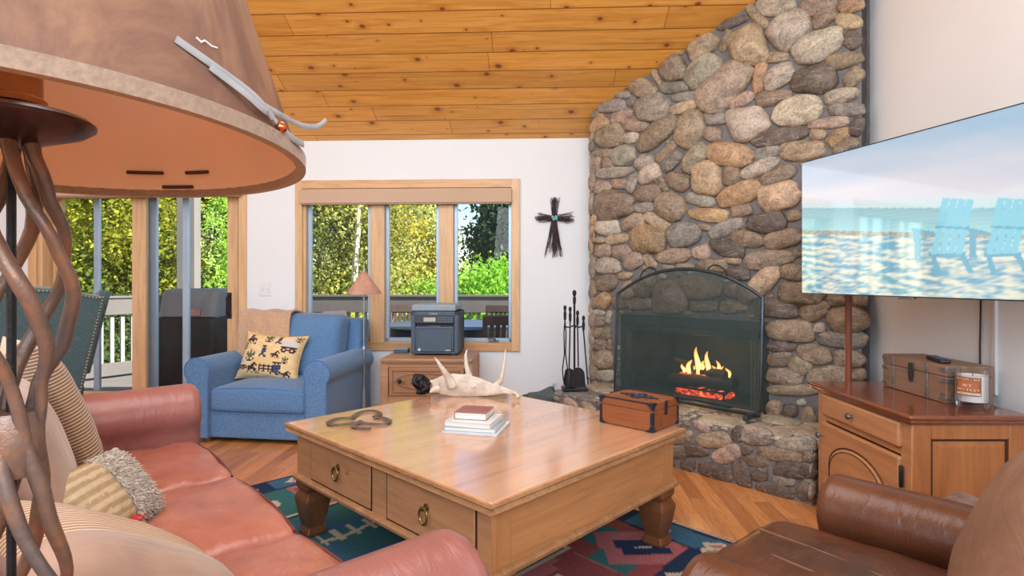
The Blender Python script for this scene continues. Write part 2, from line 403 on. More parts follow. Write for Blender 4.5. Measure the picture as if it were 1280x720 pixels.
# ---- sliding door
dr = bpy.data.objects.new('door_1', None); C.objects.link(dr); dr.rotation_euler = (0, 0, TH); tag(dr, 'sliding glass patio door with fir frame opening to the deck', None, None, 'structure')
m = MB(); m.box(dx0 - .07, YB - .02, 0, dx0 + .01, YB + .02, dz1 + .08); m.box(dx1 - .02, YB - .02, 0, dx1 + .05, YB + .02, dz1 + .08)
m.box(dx0, YB, 0, dx0 + .05, YB + .15, dz1); m.box(dx1 - .035, YB, 0, dx1, YB + .15, dz1)
room_obj('side_casing', m, W_trim, dr, bevel=.004)
m = MB(); m.box(dx0 - .07, YB - .02, dz1, dx1 + .05, YB + .02, dz1 + .08); m.box(dx0, YB, dz1 - .03, dx1, YB + .15, dz1); m.box(dx0, YB, 0, dx1, YB + .15, .025); room_obj('head_casing', m, W_trimh, dr, bevel=.004)
def panel(xa, xb, y, wa, wb, name, mat):
    m = MB(); m.box(xa, y, .025, xa + wa, y + .04, dz1 - .03); m.box(xb - wb, y, .025, xb, y + .04, dz1 - .03)
    m.box(xa, y, .025, xb, y + .04, .14); m.box(xa, y, dz1 - .11, xb, y + .04, dz1 - .03)
    s = room_obj(name, m, mat, dr, bevel=.003)
    m = MB(); m.add([(xa, y + .02, .1), (xb, y + .02, .1), (xb, y + .02, dz1 - .08), (xa, y + .02, dz1 - .08)], [(0, 1, 2, 3)]); m.build('pane', GLASS, s, smooth=False)
    return s
ya, yb = YB + .05, YB + .1
panel(vx(66, yb), vx(182, yb), yb, vx(77, yb) - vx(66, yb), .045, 'fixed_panel', W_trim)
slid = panel(vx(165, ya), vx(297, ya), ya, vx(182, ya) - vx(165, ya), vx(297, ya) - vx(284, ya), 'sliding_panel', W_trim)
hx = vx(287, ya); m = MB(); m.tube([(hx, ya - .005, .86), (hx, ya - .05, .87), (hx, ya - .05, 1.03), (hx, ya - .005, 1.04)], .009, 8); m.box(hx - .02, ya - .008, .83, hx + .02, ya, 1.07)
m.build('door_handle', BLACK, slid, bevel=.002)
for pa, pb in ((117, 124), (183, 196), (228, 236)):
    yy = YB + .17; m = MB(); m.box(vx(pa, yy), yy, 0, vx(pb, yy), yy + .03, dz1); o = room_obj('screen_stile', m, ALU, dr, bevel=.003); tag(o, 'pale metal screen stile')
vb = T('door_blind', 'tan woven valance rolled above the sliding glass door', 'blind', room((dx0 + dx1) / 2, YB - .022, dz1 - .115), TH)
L = (dx1 - dx0) / 2 + .02; m = MB(); m.box(-L, -.07, 0, L, 0, .135); m.build('valance', SHADE_F, vb, bevel=.006)
m = MB(); m.box(-L + .01, -.055, -.012, L - .01, -.025, .004); m.build('hem_bar', M('tan_bar2', sr(170, 140, 115), .6), vb, bevel=.003)

# ---- switch plate, outlet, cross
sxx, szz = bw(331.5, 361.5)
sw = T('light_switch', 'white double switch plate on the wall between door and window', 'switch', room(sxx, YB, szz), TH)
m = MB(); m.box(-.05, -.008, -.062, .05, 0, .062); m.build('plate', W_white, sw, bevel=.004)
for dx in (-.023, .023): m = MB(); m.box(dx - .005, -.018, -.014, dx + .005, -.006, .014); m.build('toggle', W_white, sw, bevel=.002)
oxx, ozz = bw(692, 485)
ow = T('wall_outlet', 'white outlet plate low on the wall left of the hearth', 'outlet', room(oxx, YB, ozz), TH)
m = MB(); m.box(-.036, -.008, -.058, .036, 0, .058); m.build('plate', W_white, ow, bevel=.004)
for dz in (-.024, .024): m = MB(); m.lathe([(.015, 0), (.015, .003), (.012, .004)], 14, (0, 0, 0)); m.build('socket', M('grey_socket', sr(190, 190, 190)), ow, loc=(0, -.008, dz), rot=(R(90), 0, 0))
cx, cz = bw(693, 273)
cr = T('twig_cross', 'dark twig cross tied with turquoise beads on the white wall', 'cross', room(cx, YB - .02, cz), TH)
def twigs(n, ang, L0, L1, sp, seed):
    r = random.Random(seed); m = MB()
    for i in range(n):
        a = ang + r.uniform(-sp, sp); L = r.uniform(L0, L1); o = r.uniform(-.018, .018)
        s0 = Vector((o * -math.sin(ang), r.uniform(-.012, .01), o * math.cos(ang)))
        d = Vector((math.cos(a), 0, math.sin(a)))
        pts = [s0 - d * .02] + [s0 + d * L * k + Vector((r.uniform(-.004, .004), r.uniform(-.004, .004), r.uniform(-.004, .004))) for k in (.25, .5, .75, 1)]
        m.tube(pts, [.004, .0037, .0034, .003, .002], 5)
        if r.random() < .5:
            q = pts[3]; a2 = a + r.choice((-.6, .6)); m.tube([q, q + Vector((math.cos(a2), 0, math.sin(a2))) * .02], .002, 4)
    return m
TW = M('dark_twig', sr(62, 44, 46), .8, .4, 60)
twigs(26, R(90), .15, .19, .17, 1).build('upper_arm', TW, cr); twigs(30, R(-90), .26, .36, .22, 2).build('lower_arm', TW, cr)
twigs(22, 0, .13, .18, .24, 3).build('side_arm', TW, cr); twigs(22, PI, .13, .18, .24, 4).build('side_arm', TW, cr)
TQ = M('turquoise', sr(112, 190, 196), .35, .15, 30)
for dx, dz in ((-.016, .006), (.014, .008), (-.006, -.012), (.016, -.008)):
    m = MB(); m.ball((dx, -.026, dz), .014, 10); m.build('bead', TQ, cr)
# ================================================================ stone fireplace across the corner
FA = R(-47.5); P0 = Vector((0.675, 4.72, 0)); FE = Vector((math.cos(FA), math.sin(FA), 0)); FN = Vector((-math.sin(FA), math.cos(FA), 0))  # FN points into the corner
def fpl(px, py, off=0.0):                 # sight line met with the chimney face (moved towards the room by off): local x, z
    d = Vector(((px - 640) / F, 1, -(py - HZ) / F)); o = Vector((0, 0, EY))
    t = ((P0 - FN * off) - o).dot(FN) / d.dot(FN); p = o + d * t
    return (p - P0).dot(FE), p.z
def hpl(px, py, z):                       # sight line met with a level plane, in fireplace coordinates
    p = G(px, py, z); return (p - P0).dot(FE), (p - P0).dot(FN)
def wz(lx, ly):                           # ceiling height over a fireplace point
    p = P0 + FE * lx + FN * ly; y = -p.x * ST + p.y * CT
    return ceil(y)
HT = .325; HD = .485
fxr = fpl(1077, 300)[0]
fo0, fo1 = fpl(776, 450)[0], fpl(961, 450)[0]; foz = fpl(950, 402)[1] + .0
MORTAR = M('mortar', sr(112, 110, 110), .9, .2, 14, bump=.5, bs=70)
fp = T('stone_fireplace', 'tall river stone corner fireplace with raised stone hearth', 'fireplace', P0, FA)
m = MB()
def slab(x0, x1, z0, top=None):
    if top is None:
        m.add([(x0, 0, z0), (x1, 0, z0), (x1, 0, wz(x1, 0)), (x0, 0, wz(x0, 0)), (x0, .1, z0), (x1, .1, z0), (x1, .1, wz(x1, .1)), (x0, .1, wz(x0, .1))],
              [(0, 1, 2, 3), (7, 6, 5, 4), (0, 4, 5, 1), (1, 5, 6, 2), (2, 6, 7, 3), (3, 7, 4, 0)])
    else: m.box(x0, 0, z0, x1, .1, top)
slab(0, fo0, 0); slab(fo0, fo1, foz); slab(fo1, fxr, 0)
def loc_f(w): d = Vector(w) - P0; return d.dot(FE), d.dot(FN)
# returns from the face to the two walls
for px_, tgt in ((0.0, room(-P0.x * 0 + (P0.x * CT + P0.y * ST), YB - .012)), (fxr, None)):
    w = P0 + FE * px_
    rx, ry = w.x * CT + w.y * ST, -w.x * ST + w.y * CT
    e = room(rx, YB - .012)
    a, b = (px_, 0.0), (loc_f((e.x, e.y, 0)) if tgt is not None else (fxr, .16))
    m.add([(a[0], a[1], 0), (b[0], b[1], 0), (b[0], b[1], wz(*b)), (a[0], a[1], wz(*a))], [(0, 1, 2, 3)])
m.build('chimney_breast', MORTAR, fp, smooth=False)
# hearth slab
hl = hpl(698, 489, HT)[0]; hr = hpl(1016, 632, 0)[0]
m = MB(); m.prism([(hl, -HD), (hr, -HD), (hr + .02, 0), (fo1, .02), (fo0, .02), (0, 0), (hl + .1, -.02)], 2, 0, HT - .015); m.build('hearth_core', MORTAR, fp, smooth=False)

TONE = dict(g=(136, 130, 122), b=(144, 126, 106), t=(176, 154, 126), l=(170, 160, 144), d=(106, 95, 86), o=(164, 134, 102), p=(158, 138, 122), w=(178, 166, 148), s=(150, 138, 118))
def stone_mat():
    t = NT('river_stone'); a = t.n('ShaderNodeAttribute'); a.attribute_name = 'Col'; v = t.coord()
    n1 = t.noise(v, 11, 6, .7, .6); n2 = t.noise(v, 75, 4, .7); n3 = t.noise(t.coord((1, 1, 4)), 9, 5, .65, 1.5)
    col = t.mix(1.0, a.outputs['Color'], t.ramp(n1, [(.3, (.50, .48, .46, 1)), (.52, (1, 1, 1, 1)), (.72, (1.45, 1.42, 1.36, 1))]), 'MULTIPLY')
    col = t.mix(1.0, col, t.ramp(n2, [(.32, (.55, .53, .52, 1)), (.5, (1, 1, 1, 1)), (.7, (1.3, 1.29, 1.26, 1))]), 'MULTIPLY')
    col = t.mix(t.math('MULTIPLY', t.ramp(n3, [(.55, (0, 0, 0, 1)), (.66, (1, 1, 1, 1))]), .35), col, sr(206, 194, 176))
    t.set(Base_Color=col, Roughness=t.math('MULTIPLY_ADD', n2, .3, .36)); t.b.inputs['Specular IOR Level'].default_value = .5
    t.bump(t.math('ADD', t.math('MULTIPLY', n1, 1.0), t.math('MULTIPLY', n2, .35)), .75, .014); return t.m
STONE = stone_mat()
def ico(sub=3):
    bm = bmesh.new(); bmesh.ops.create_icosphere(bm, subdivisions=sub, radius=1)
    v = np.array([x.co[:] for x in bm.verts]); f = [tuple(q.index for q in p.verts) for p in bm.faces]; bm.free(); return v, f
IV, IF = ico(4)
IV3, IF3 = ico(3)
class Stones:
    def __init__(s, seed): s.mb = MB(); s.r = random.Random(seed); s.el = []
    def add(s, c, a, b, depth, P, tone, hi=True):
        """c centre, a and b half axis vectors in the plane (2d), P maps (u, v, out) to local space"""
        r = s.r; n = r.uniform(2.3, 3.2); sd = Vector((r.uniform(0, 99), r.uniform(0, 99), 0)); k = len(s.mb.v)
        k_ = r.uniform(.88, 1.1); col = [min(255, c_ * k_ * r.uniform(.985, 1.015)) for c_ in TONE[tone]]
        band = r.random() < .4; lin = sr(*col); vs, fs = (IV, IF) if hi else (IV3, IF3)
        tap = r.uniform(-.22, .22)
        for x, y, z in vs:
            q = (abs(x) ** n + abs(y) ** n) ** (1 / n) if (x or y) else 0
            h = math.hypot(x, y)
            f = (h / q if q > 1e-6 else 1.0)
            w = 1 + .13 * mn.noise(Vector((x * 1.3, y * 1.3, z)) + sd) + .04 * mn.noise(Vector((x * 4, y * 4, z * 3)) + sd)
            u, v = x * f * w, y * f * w * (1 + tap * x)
            zz = math.copysign(abs(z) ** .8, z) * (1 + .12 * mn.noise(Vector((x * 2, y * 2, 7)) + sd))
            s.mb.v.append(tuple(P(c[0] + a[0] * u + b[0] * v, c[1] + a[1] * u + b[1] * v, zz * depth)))
            t = mn.noise(Vector((x * 1.7, y * (9 if band else 1.7), z)) + sd) * .16 + mn.noise(Vector((x * 6, y * 6, z * 6)) + sd) * .1
            s.mb.c.append((lin[0] * (1 + t), lin[1] * (1 + t), lin[2] * (1 + t * .9), 1))
        s.mb.f += [tuple(i + k for i in f) for f in fs]
        s.el.append((c, a, b))
    def gap(s, p):                           # normalised distance to the nearest stone: <1 is inside it
        best = 9
        for c, a, b in s.el:
            dx, dy = p[0] - c[0], p[1] - c[1]
            if abs(dx) + abs(dy) > .6: continue
            det = a[0] * b[1] - a[1] * b[0]
            u = (dx * b[1] - dy * b[0]) / det; v = (a[0] * dy - a[1] * dx) / det
            la, lb = math.hypot(*a), math.hypot(*b); h = math.hypot(u, v)
            best = min(best, (h - 1) * (la * lb) ** .5 if h > 0 else -1)
        return best
SL_A = """730 100 6|438 60 220 150 -15 b|285 112 140 55 3 g|300 62 90 36 30 b|205 200 235 105 8 g|360 158 90 55 65 g|88 262 70 45 30 g|118 340 165 115 50 o|282 270 185 85 22 p|515 215 270 210 10 l|670 55 220 95 5 g|770 125 235 75 10 g|750 205 220 85 18 t|385 335 210 115 -8 p|195 425 225 180 15 b|362 435 125 85 10 l|545 405 380 160 42 b|800 365 310 200 70 t|990 288 195 105 -3 g|965 410 150 115 -15 p|150 550 150 75 3 p|300 565 195 150 15 l|620 540 210 78 45 b|450 620 155 115 35 l|660 610 200 110 45 g|835 590 270 150 55 s|172 620 90 85 0 b|92 640 140 68 70 p|62 500 90 45 80 b
800 20 7.2|830 60 310 90 18 d|565 285 330 190 33 t|775 220 230 85 70 b|350 340 110 45 10 t|305 480 235 220 30 b|155 555 165 60 -62 t|575 510 400 250 40 l|756 634 610 330 42 p
910 0 6|360 50 310 150 5 w|680 40 290 150 15 p|925 45 210 110 15 o|220 125 235 90 -48 t|465 225 370 260 40 l|725 135 220 125 35 b|905 160 215 125 -10 t|150 350 300 290 20 t|675 345 430 210 25 l|935 305 140 140 -30 d|370 430 195 85 3 b|870 455 300 120 12 b|240 580 250 105 78 o|380 580 270 160 35 l|645 600 370 210 8 d|940 580 180 115 50 b|150 -30 200 110 20 b|540 -60 160 90 0 b|930 -50 190 90 5 t
910 100 6|100 150 225 95 28 p|340 135 280 115 12 b|520 235 410 215 15 w|855 120 275 115 10 l|885 220 280 105 0 g|150 325 320 255 15 l|395 425 450 130 13 d|750 325 320 85 8 p|970 350 160 105 65 d|680 410 130 80 0 t|830 430 200 110 35 o|560 530 365 155 5 t|890 500 220 110 28 b|10 560 370 185 -8 o|290 550 220 105 22 g|240 660 310 115 25 l
730 200 4.8|185 75 240 72 6 l|390 85 150 105 35 l|235 15 140 45 5 g|140 22 75 65 10 b|110 162 115 75 15 p|212 145 100 65 0 b|290 138 125 60 70 g|465 138 115 60 -55 b|565 128 150 110 -20 b|183 272 240 175 3 b|382 200 170 105 5 b|362 285 130 60 3 g|520 278 190 170 -30 b|445 375 200 75 -32 t|138 405 160 95 3 l|292 375 150 85 25 b|385 475 220 170 0 o|600 448 220 150 10 g|90 482 70 40 0 t|200 475 150 62 8 t|115 545 105 80 0 p|235 558 135 100 -10 p|150 635 155 110 -5 w|300 608 135 95 35 p|400 610 110 60 -50 b|533 575 225 95 5 b|605 640 110 45 0 p|505 650 75 40 0 g|52 125 85 42 85 b|48 250 100 30 85 p|50 480 170 30 88 o|55 640 110 42 85 p|60 360 70 35 80 o|250 695 90 45 10 t
860 200 4.8|118 110 205 185 90 t|262 98 130 108 80 b|540 100 235 105 30 b|75 240 180 75 -12 l|305 205 290 130 22 o|545 220 270 170 15 t|125 332 250 85 -5 o|325 303 135 85 12 b|470 375 250 130 3 d|225 412 235 85 22 g|100 405 90 40 -10 b|355 475 210 95 -12 b|570 475 235 115 12 b|635 335 100 70 10 b|235 525 215 110 -15 d|78 555 115 90 5 p|485 595 320 115 8 p|145 635 200 90 5 b|270 605 110 50 -5 b|655 560 70 50 20 b|300 682 155 85 -8 d
930 330 4.5|115 95 250 120 45 t|265 45 165 95 -5 b|320 170 280 140 -5 b|185 252 250 105 -3 d|400 268 185 105 22 b|520 200 110 75 0 b|655 205 85 65 0 b|585 315 240 155 0 b|428 358 70 55 0 l|262 375 285 130 -3 b|550 425 295 95 -3 g|215 465 170 65 0 d|395 508 210 110 -10 b|200 535 145 85 5 b|590 533 180 105 -5 p|320 573 135 105 -15 b|230 633 210 100 -5 b|480 625 270 115 3 b|645 620 90 70 0 b|270 708 300 66 0 b
840 500 5.145|660 52 110 105 0 b|762 70 100 95 0 d|705 150 200 70 0 b|880 125 170 110 88 b
730 320 3.427|95 115 100 75 10 b|85 190 80 65 50 o|42 140 80 35 80 b|62 243 55 30 0 l|68 280 55 45 0 p|40 270 70 25 85 b|80 332 80 52 0 b|65 380 65 50 0 p|83 443 95 82 0 b|93 512 85 52 -3 l|92 572 95 65 0 b|108 265 60 25 80 w|112 380 50 26 85 b|45 490 80 35 85 b|45 200 50 30 85 p|45 565 60 30 85 b|265 130 110 90 45 b|370 180 150 145 0 b|500 138 200 100 -3 b|248 205 110 55 0 b|510 215 130 50 0 b|640 220 125 58 0 b|190 150 80 75 20 b|155 198 80 55 0 b|630 150 60 60 0 b|695 170 75 85 30 b"""
st = Stones(3)
def face_P(u, v, o): return (u, -o, v)
for row in SL_A.split('\n'):
    q = row.split('|'); ox, oy, s_ = map(float, q[0].split())
    for e in q[1:]:
        a = e.split(); x, y, w, h, an = map(float, a[:5])
        px, py, w, h, an = ox + x / s_, oy + y / s_, w / s_ / 2, h / s_ / 2, R(an)
        w *= 1.03; h *= 1.03
        c = fpl(px, py); e1 = fpl(px + w * math.cos(an), py - w * math.sin(an)); e2 = fpl(px + h * math.sin(an), py + h * math.cos(an))
        av = (e1[0] - c[0], e1[1] - c[1]); bv = (e2[0] - c[0], e2[1] - c[1])
        st.add(c, av, bv, max(.026, min(.078, .62 * min(math.hypot(*av), math.hypot(*bv)))), face_P, a[5])
def fill(S, x0, x1, z0, z1, P, ok, n, seed, rmin=.016, rmax=.075, tones='bbgpldto', margin=.006, dmax=.05, asp=(1.0, 2.0), ang=.35):
    r = random.Random(seed)
    for rad in (rmax, rmax * .72, rmax * .5, rmax * .34, rmin):
        for _ in range(n):
            p = (r.uniform(x0, x1), r.uniform(z0, z1))
            if not ok(p, rad * .8): continue
            if S.gap(p) < rad * 1.02 + margin: continue
            k = r.uniform(*asp) ** .5; an = r.uniform(-ang, ang); a = rad * k; b = rad / k
            if any(S.gap((p[0] + a * .95 * math.cos(an) * sg, p[1] + a * .95 * math.sin(an) * sg)) < margin * .5 for sg in (-1, 1)): continue
            S.add(p, (a * math.cos(an), a * math.sin(an)), (-b * math.sin(an), b * math.cos(an)), min(dmax, max(.012, .6 * b)), P, r.choice(tones), rad > .03)
def face_ok(p, r):
    if p[0] < r or p[0] > fxr - r * .6: return False
    if fo0 - r < p[0] < fo1 + r and p[1] < foz + r: return False
    return p[1] < wz(p[0], 0) - r * .9 and p[1] > HT
fill(st, 0, fxr, HT, wz(fxr, 0), face_P, face_ok, 1500, 11)
o = st.mb.build('face_stones', STONE, fp); o['label'] = 'rounded river stones set in grey mortar'
# left return: narrow column of stones turned towards the back wall
# hearth front and top
sh_ = Stones(5)
def hf_P(u, v, o): return (u, -HD - o + .004, v)
SL_H = "840 500 5.145|260 258 235 105 0 b|105 232 80 60 70 p|150 325 190 85 -8 d|350 352 200 110 20 p|480 320 85 75 20 d|425 220 115 90 80 d|545 228 215 125 -8 l|540 388 185 85 -5 b|685 348 310 100 -10 b|795 275 280 105 -3 l|785 450 290 120 -5 d|885 365 100 75 -10 b|105 415 105 95 0 d|280 455 240 110 -15 d|450 475 205 105 -72 d|562 480 115 90 10 d|715 518 165 75 -8 g|665 590 265 95 -15 d|860 580 150 120 60 d|30 335 150 90 0 d|20 240 150 90 0 b"
q = SL_H.split('|'); ox, oy, s_ = map(float, q[0].split())
for e in q[1:]:
    a = e.split(); x, y, w, h, an = map(float, a[:5]); px, py, w, h, an = ox + x / s_, oy + y / s_, w / s_ / 2, h / s_ / 2, R(an)
    c = fpl(px, py, HD); e1 = fpl(px + w * math.cos(an), py - w * math.sin(an), HD); e2 = fpl(px + h * math.sin(an), py + h * math.cos(an), HD)
    av = (e1[0] - c[0], e1[1] - c[1]); bv = (e2[0] - c[0], e2[1] - c[1])
    c = (c[0], max(.03, min(HT - .02, c[1])))
    sh_.add(c, av, bv, max(.02, min(.045, .5 * min(math.hypot(*av), math.hypot(*bv)))), hf_P, a[5])
fill(sh_, hl, hr, 0, HT, hf_P, lambda p, r: hl + r * .8 < p[0] < hr - r * .5 and r * .9 < p[1] < HT - r * .6, 500, 13, dmax=.04, tones='bdgpb', rmax=.06)
o = sh_.mb.build('hearth_front_stones', STONE, fp)
stp = Stones(6)
def ht_P(u, v, o): return (u, v, HT - .012 + o * .55)
fill(stp, hl, hr, -HD - .01, .0, ht_P, lambda p, r: hl + r * .7 < p[0] < hr + .01 - r * .7 and -HD - .015 + r < p[1] < -.002, 1500, 17, rmax=.13, tones='lwlwgl', dmax=.04, asp=(1.0, 2.2))
stp.mb.build('hearth_top_stones', STONE, fp)
# right end of the hearth
sre = Stones(9)
def he_P(u, v, o): return (hr + o * .6, -u, v)
fill(sre, .02, HD, 0, HT, he_P, lambda p, r: r < p[0] < HD - r * .5 and r < p[1] < HT - r * .6, 300, 19, dmax=.03, rmax=.07, tones='bdgp')
sre.mb.build('hearth_end_stones', STONE, fp)
# stones on the narrow left return
slr = Stones(10)
w0 = P0; rx0 = w0.x * CT + w0.y * ST; ry0 = -w0.x * ST + w0.y * CT; lw = YB - ry0; e0 = loc_f(room(rx0, YB)); ed_ = Vector((e0[0], e0[1], 0)).normalized(); en_ = Vector((-ed_.y, ed_.x, 0))
def lr_P(u, v, o): p = ed_ * u + en_ * o * .7; return (p.x, p.y, v)
fill(slr, 0, lw, HT, 2.7, lr_P, lambda p, r: r * .6 < p[0] < lw - r * .9 and p[1] < wz(0, 0) - r - .1, 500, 21, dmax=.03, rmax=.07, tones='bpolb')
slr.mb.build('side_stones', STONE, fp)
# firebox
FBX = M('sooty_firebox', sr(44, 50, 52), .85, .4, 9, bump=.3, bs=50)
m = MB(); d_ = .5; a0, a1 = fo0 + .14, fo1 - .14
fv = [(fo0, .06, HT), (fo1, .06, HT), (fo1, .06, foz), (fo0, .06, foz), (a0, d_, HT), (a1, d_, HT), (a1, d_, foz - .05), (a0, d_, foz - .05)]
m.add(fv, [(0, 4, 5, 1), (3, 2, 6, 7), (0, 3, 7, 4), (1, 5, 6, 2), (4, 7, 6, 5)])
m.box(fo0, .06, HT - .02, fo1, d_, HT + .004)
m.build('firebox', FBX, fp, smooth=False)
m = MB(); m.box(fo0, -.005, HT, fo0 + .07, .06, foz); m.box(fo1 - .05, .02, HT, fo1, .06, foz); m.box(fo0, -.005, foz - .07, fo1, .06, foz); m.box(fo0 + .07, .0, foz - .12, fo1 - .07, .05, foz - .07)
m.build('firebox_surround', M('grey_green_steel', sr(66, 78, 78), .5, .15, 8, metal=.4), fp, bevel=.004)
m = MB()                                   # gathered chain curtain at the right
for k in range(7): m.tube([(fo1 - .055 - k * .012, .03 + .008 * (k % 2), z) for z in (HT + .01, HT + .25, foz - .1)], .0065, 6)
o = m.build('chain_curtain', M('brass_mesh', sr(120, 104, 72), .45, .3, 90, metal=.6, bump=.4, bs=300), fp); o['label'] = 'gathered brass chain curtain'

# ---- fire
fcx = fpl(882, 470, -.25)[0]
fr_root = T('log_fire', 'burning log fire behind the black mesh screen', 'fire', P0 + FE * fcx + FN * .24 + Vector((0, 0, HT + .004)), FA)
BARK = M('charred_bark', sr(48, 38, 34), .95, .5, 12, bump=.8, bs=40)
def log(a, b, r, seed):
    q = random.Random(seed); a, b = Vector(a), Vector(b); n = 9
    m = MB(); m.tube([a.lerp(b, i / n) + Vector((q.uniform(-.006, .006), q.uniform(-.006, .006), q.uniform(-.006, .006))) for i in range(n + 1)], [r * q.uniform(.88, 1.08) for i in range(n + 1)], 12)
    return m
EMB = NT('glowing_ember'); v_ = EMB.coord(); n_ = EMB.noise(v_, 30, 4, .7)
EMB.set(Base_Color=(.02, .01, .01, 1), Emission_Color=EMB.ramp(n_, [(.4, (.02, 0, 0, 1)), (.55, (1, .08, .02, 1)), (.7, (1, .4, .1, 1))]), Emission_Strength=2.2)
m = MB()
for k in range(6): m.tube([(-.2 + k * .08, -.12, .06), (-.2 + k * .08, .1, .06), (-.2 + k * .08, .13, .12)], .008, 6)
for y in (-.1, .08): m.tube([(-.22, y, .055), (.22, y, .055)], .009, 6)
for x in (-.2, .2):
    for y in (-.1, .08): m.tube([(x, y, .055), (x, y, 0)], .009, 6)
m.build('grate', BLACK, fr_root)
for i, (a, b, r) in enumerate([((-.23, -.08, .105), (.25, -.06, .115), .045), ((-.2, .07, .11), (.22, .05, .11), .045), ((-.2, .03, .185), (.2, -.05, .175), .038), ((-.24, -.03, .245), (.06, .04, .19), .02)]):
    log(a, b, r, i).build('log', BARK, fr_root)
m = MB(); m.rbox(-.2, -.09, .0, .2, .08, .045, .02, 8, lambda p, h: p + Vector((0, 0, .012 * mn.noise(p * 30)))); m.build('embers', EMB.m, fr_root)
m = MB(); m.rbox(-.19, -.045, .135, .17, -.015, .16, .01, 8, lambda p, h: p + Vector((0, 0, .012 * mn.noise(p * 40)))); m.build('embers', EMB.m, fr_root)
FL = NT('flame'); g_ = FL.n('ShaderNodeTexCoord'); s_ = FL.n('ShaderNodeSeparateXYZ'); FL.l(g_.outputs['Generated'], s_.inputs[0])
lw_ = FL.n('ShaderNodeLayerWeight'); lw_.inputs[0].default_value = .35
em = FL.n('ShaderNodeEmission'); FL.l(FL.ramp(s_.outputs[2], [(0, (1, .55, .16, 1)), (.4, (1, .62, .2, 1)), (1, (1, .22, .03, 1))]), em.inputs[0]); em.inputs[1].default_value = 5.0
tr_ = FL.n('ShaderNodeBsdfTransparent'); mx_ = FL.n('ShaderNodeMixShader')
FL.l(FL.math('MINIMUM', FL.math('MULTIPLY_ADD', s_.outputs[2], .35, FL.math('MULTIPLY', lw_.outputs[1], 1.1)), 1.0), mx_.inputs[0]); FL.l(em.outputs[0], mx_.inputs[1]); FL.l(tr_.outputs[0], mx_.inputs[2]); FL.l(mx_.outputs[0], FL.out.inputs[0])
q = random.Random(4)
for i, (x, h, r) in enumerate([(-.035, .20, .028), (.045, .175, .026), (-.1, .10, .024), (.1, .11, .022), (.0, .10, .03), (.15, .075, .018), (-.15, .06, .02), (.2, .07, .02), (.07, .07, .02), (-.06, .06, .025)]):
    m = MB(); n = 10; y = q.uniform(-.05, .0); ph = q.uniform(0, 6)
    pts = [(x + .018 * math.sin(ph + 5 * k / n) * k / n, y + .01 * math.cos(ph + 4 * k / n), .16 + h * k / n) for k in range(n + 1)]
    m.tube(pts, [r * (.55 + 1.2 * k / n) * (1 - k / n) ** .8 + .0008 for k in range(n + 1)], 10); m.build('flame', FL.m, fr_root, smooth=True)
fl = bpy.data.lights.new('fire_glow', 'POINT'); fl.energy = 6; fl.color = (1, .5, .2); fl.shadow_soft_size = .08
fo = bpy.data.objects.new('fire_glow', fl); C.objects.link(fo); fo.location = P0 + FE * fcx + FN * .16 + Vector((0, 0, HT + .36))

# ---- arched spark screen
SO = .2
def spl(px, py): return fpl(px, py, SO)
sx0, _ = spl(768, 430); sx1, _ = spl(950, 430); zs = spl(948, 372)[1]; zt = spl(850, 336)[1]; zb = HT + .03
scx = (sx0 + sx1) / 2; hw = (sx1 - sx0) / 2
ss = T('spark_screen', 'large black arched mesh fire screen standing on the hearth', 'fire screen', P0 + FE * scx - FN * SO, FA)
lean = R(3)
def arch(n=24, ins=0):
    out = []
    for i in range(n + 1):
        u = -1 + 2 * i / n; out.append((u * (hw - ins), zs - ins * .8 + (zt - zs) * (1 - abs(u) ** 2.1)))
    return out
def LN(x, z, y=0): return (x, y + (z - zb) * math.tan(lean), z)
m = MB(); pts = [LN(-hw, zb), *[LN(-hw, zb + (zs - zb) * k / 4) for k in (1, 2, 3)], *[LN(*p) for p in arch()], *[LN(hw, zb + (zs - zb) * k / 4) for k in (3, 2, 1)], LN(hw, zb)]
FRM = M('dark_iron', sr(70, 80, 86), .4, .2, 30, metal=.6)
m.tube(pts, .012, 8, closed=True); m.tube([LN(-hw, zb + .03), LN(hw, zb + .03)], .006, 6)
m.build('frame', FRM, ss)
m = MB(); a = arch(24, .008); poly = [(-hw + .008, zb + .005)] + a + [(hw - .008, zb + .005)]
m.add([LN(x, z) for x, z in poly], [tuple(range(len(poly)))]); o = m.build('mesh_panel', SEE('fine_black_mesh', sr(52, 74, 74), .5, .5), ss, smooth=False); o['label'] = 'fine dark green black wire mesh'
for px in (806, 893):
    hx = spl(px, 340)[0] - scx; hz = zs + (zt - zs) * (1 - abs(hx / hw) ** 2.1); m = MB()
    tl = -hx / hw * .3
    m.tube([LN(hx + .068 * math.cos(t), hz + .055 * math.sin(t) + tl * .068 * math.cos(t) * 2, -.005) for t in np.linspace(0, PI, 13)], .005, 6); m.build('handle', BLACK, ss)
for s in (-1, 1): m = MB(); m.box(s * (hw - .05) - .015, -.1, HT + .008, s * (hw - .05) + .015, .09, zb + .004); m.build('foot', FRM, ss, bevel=.004)

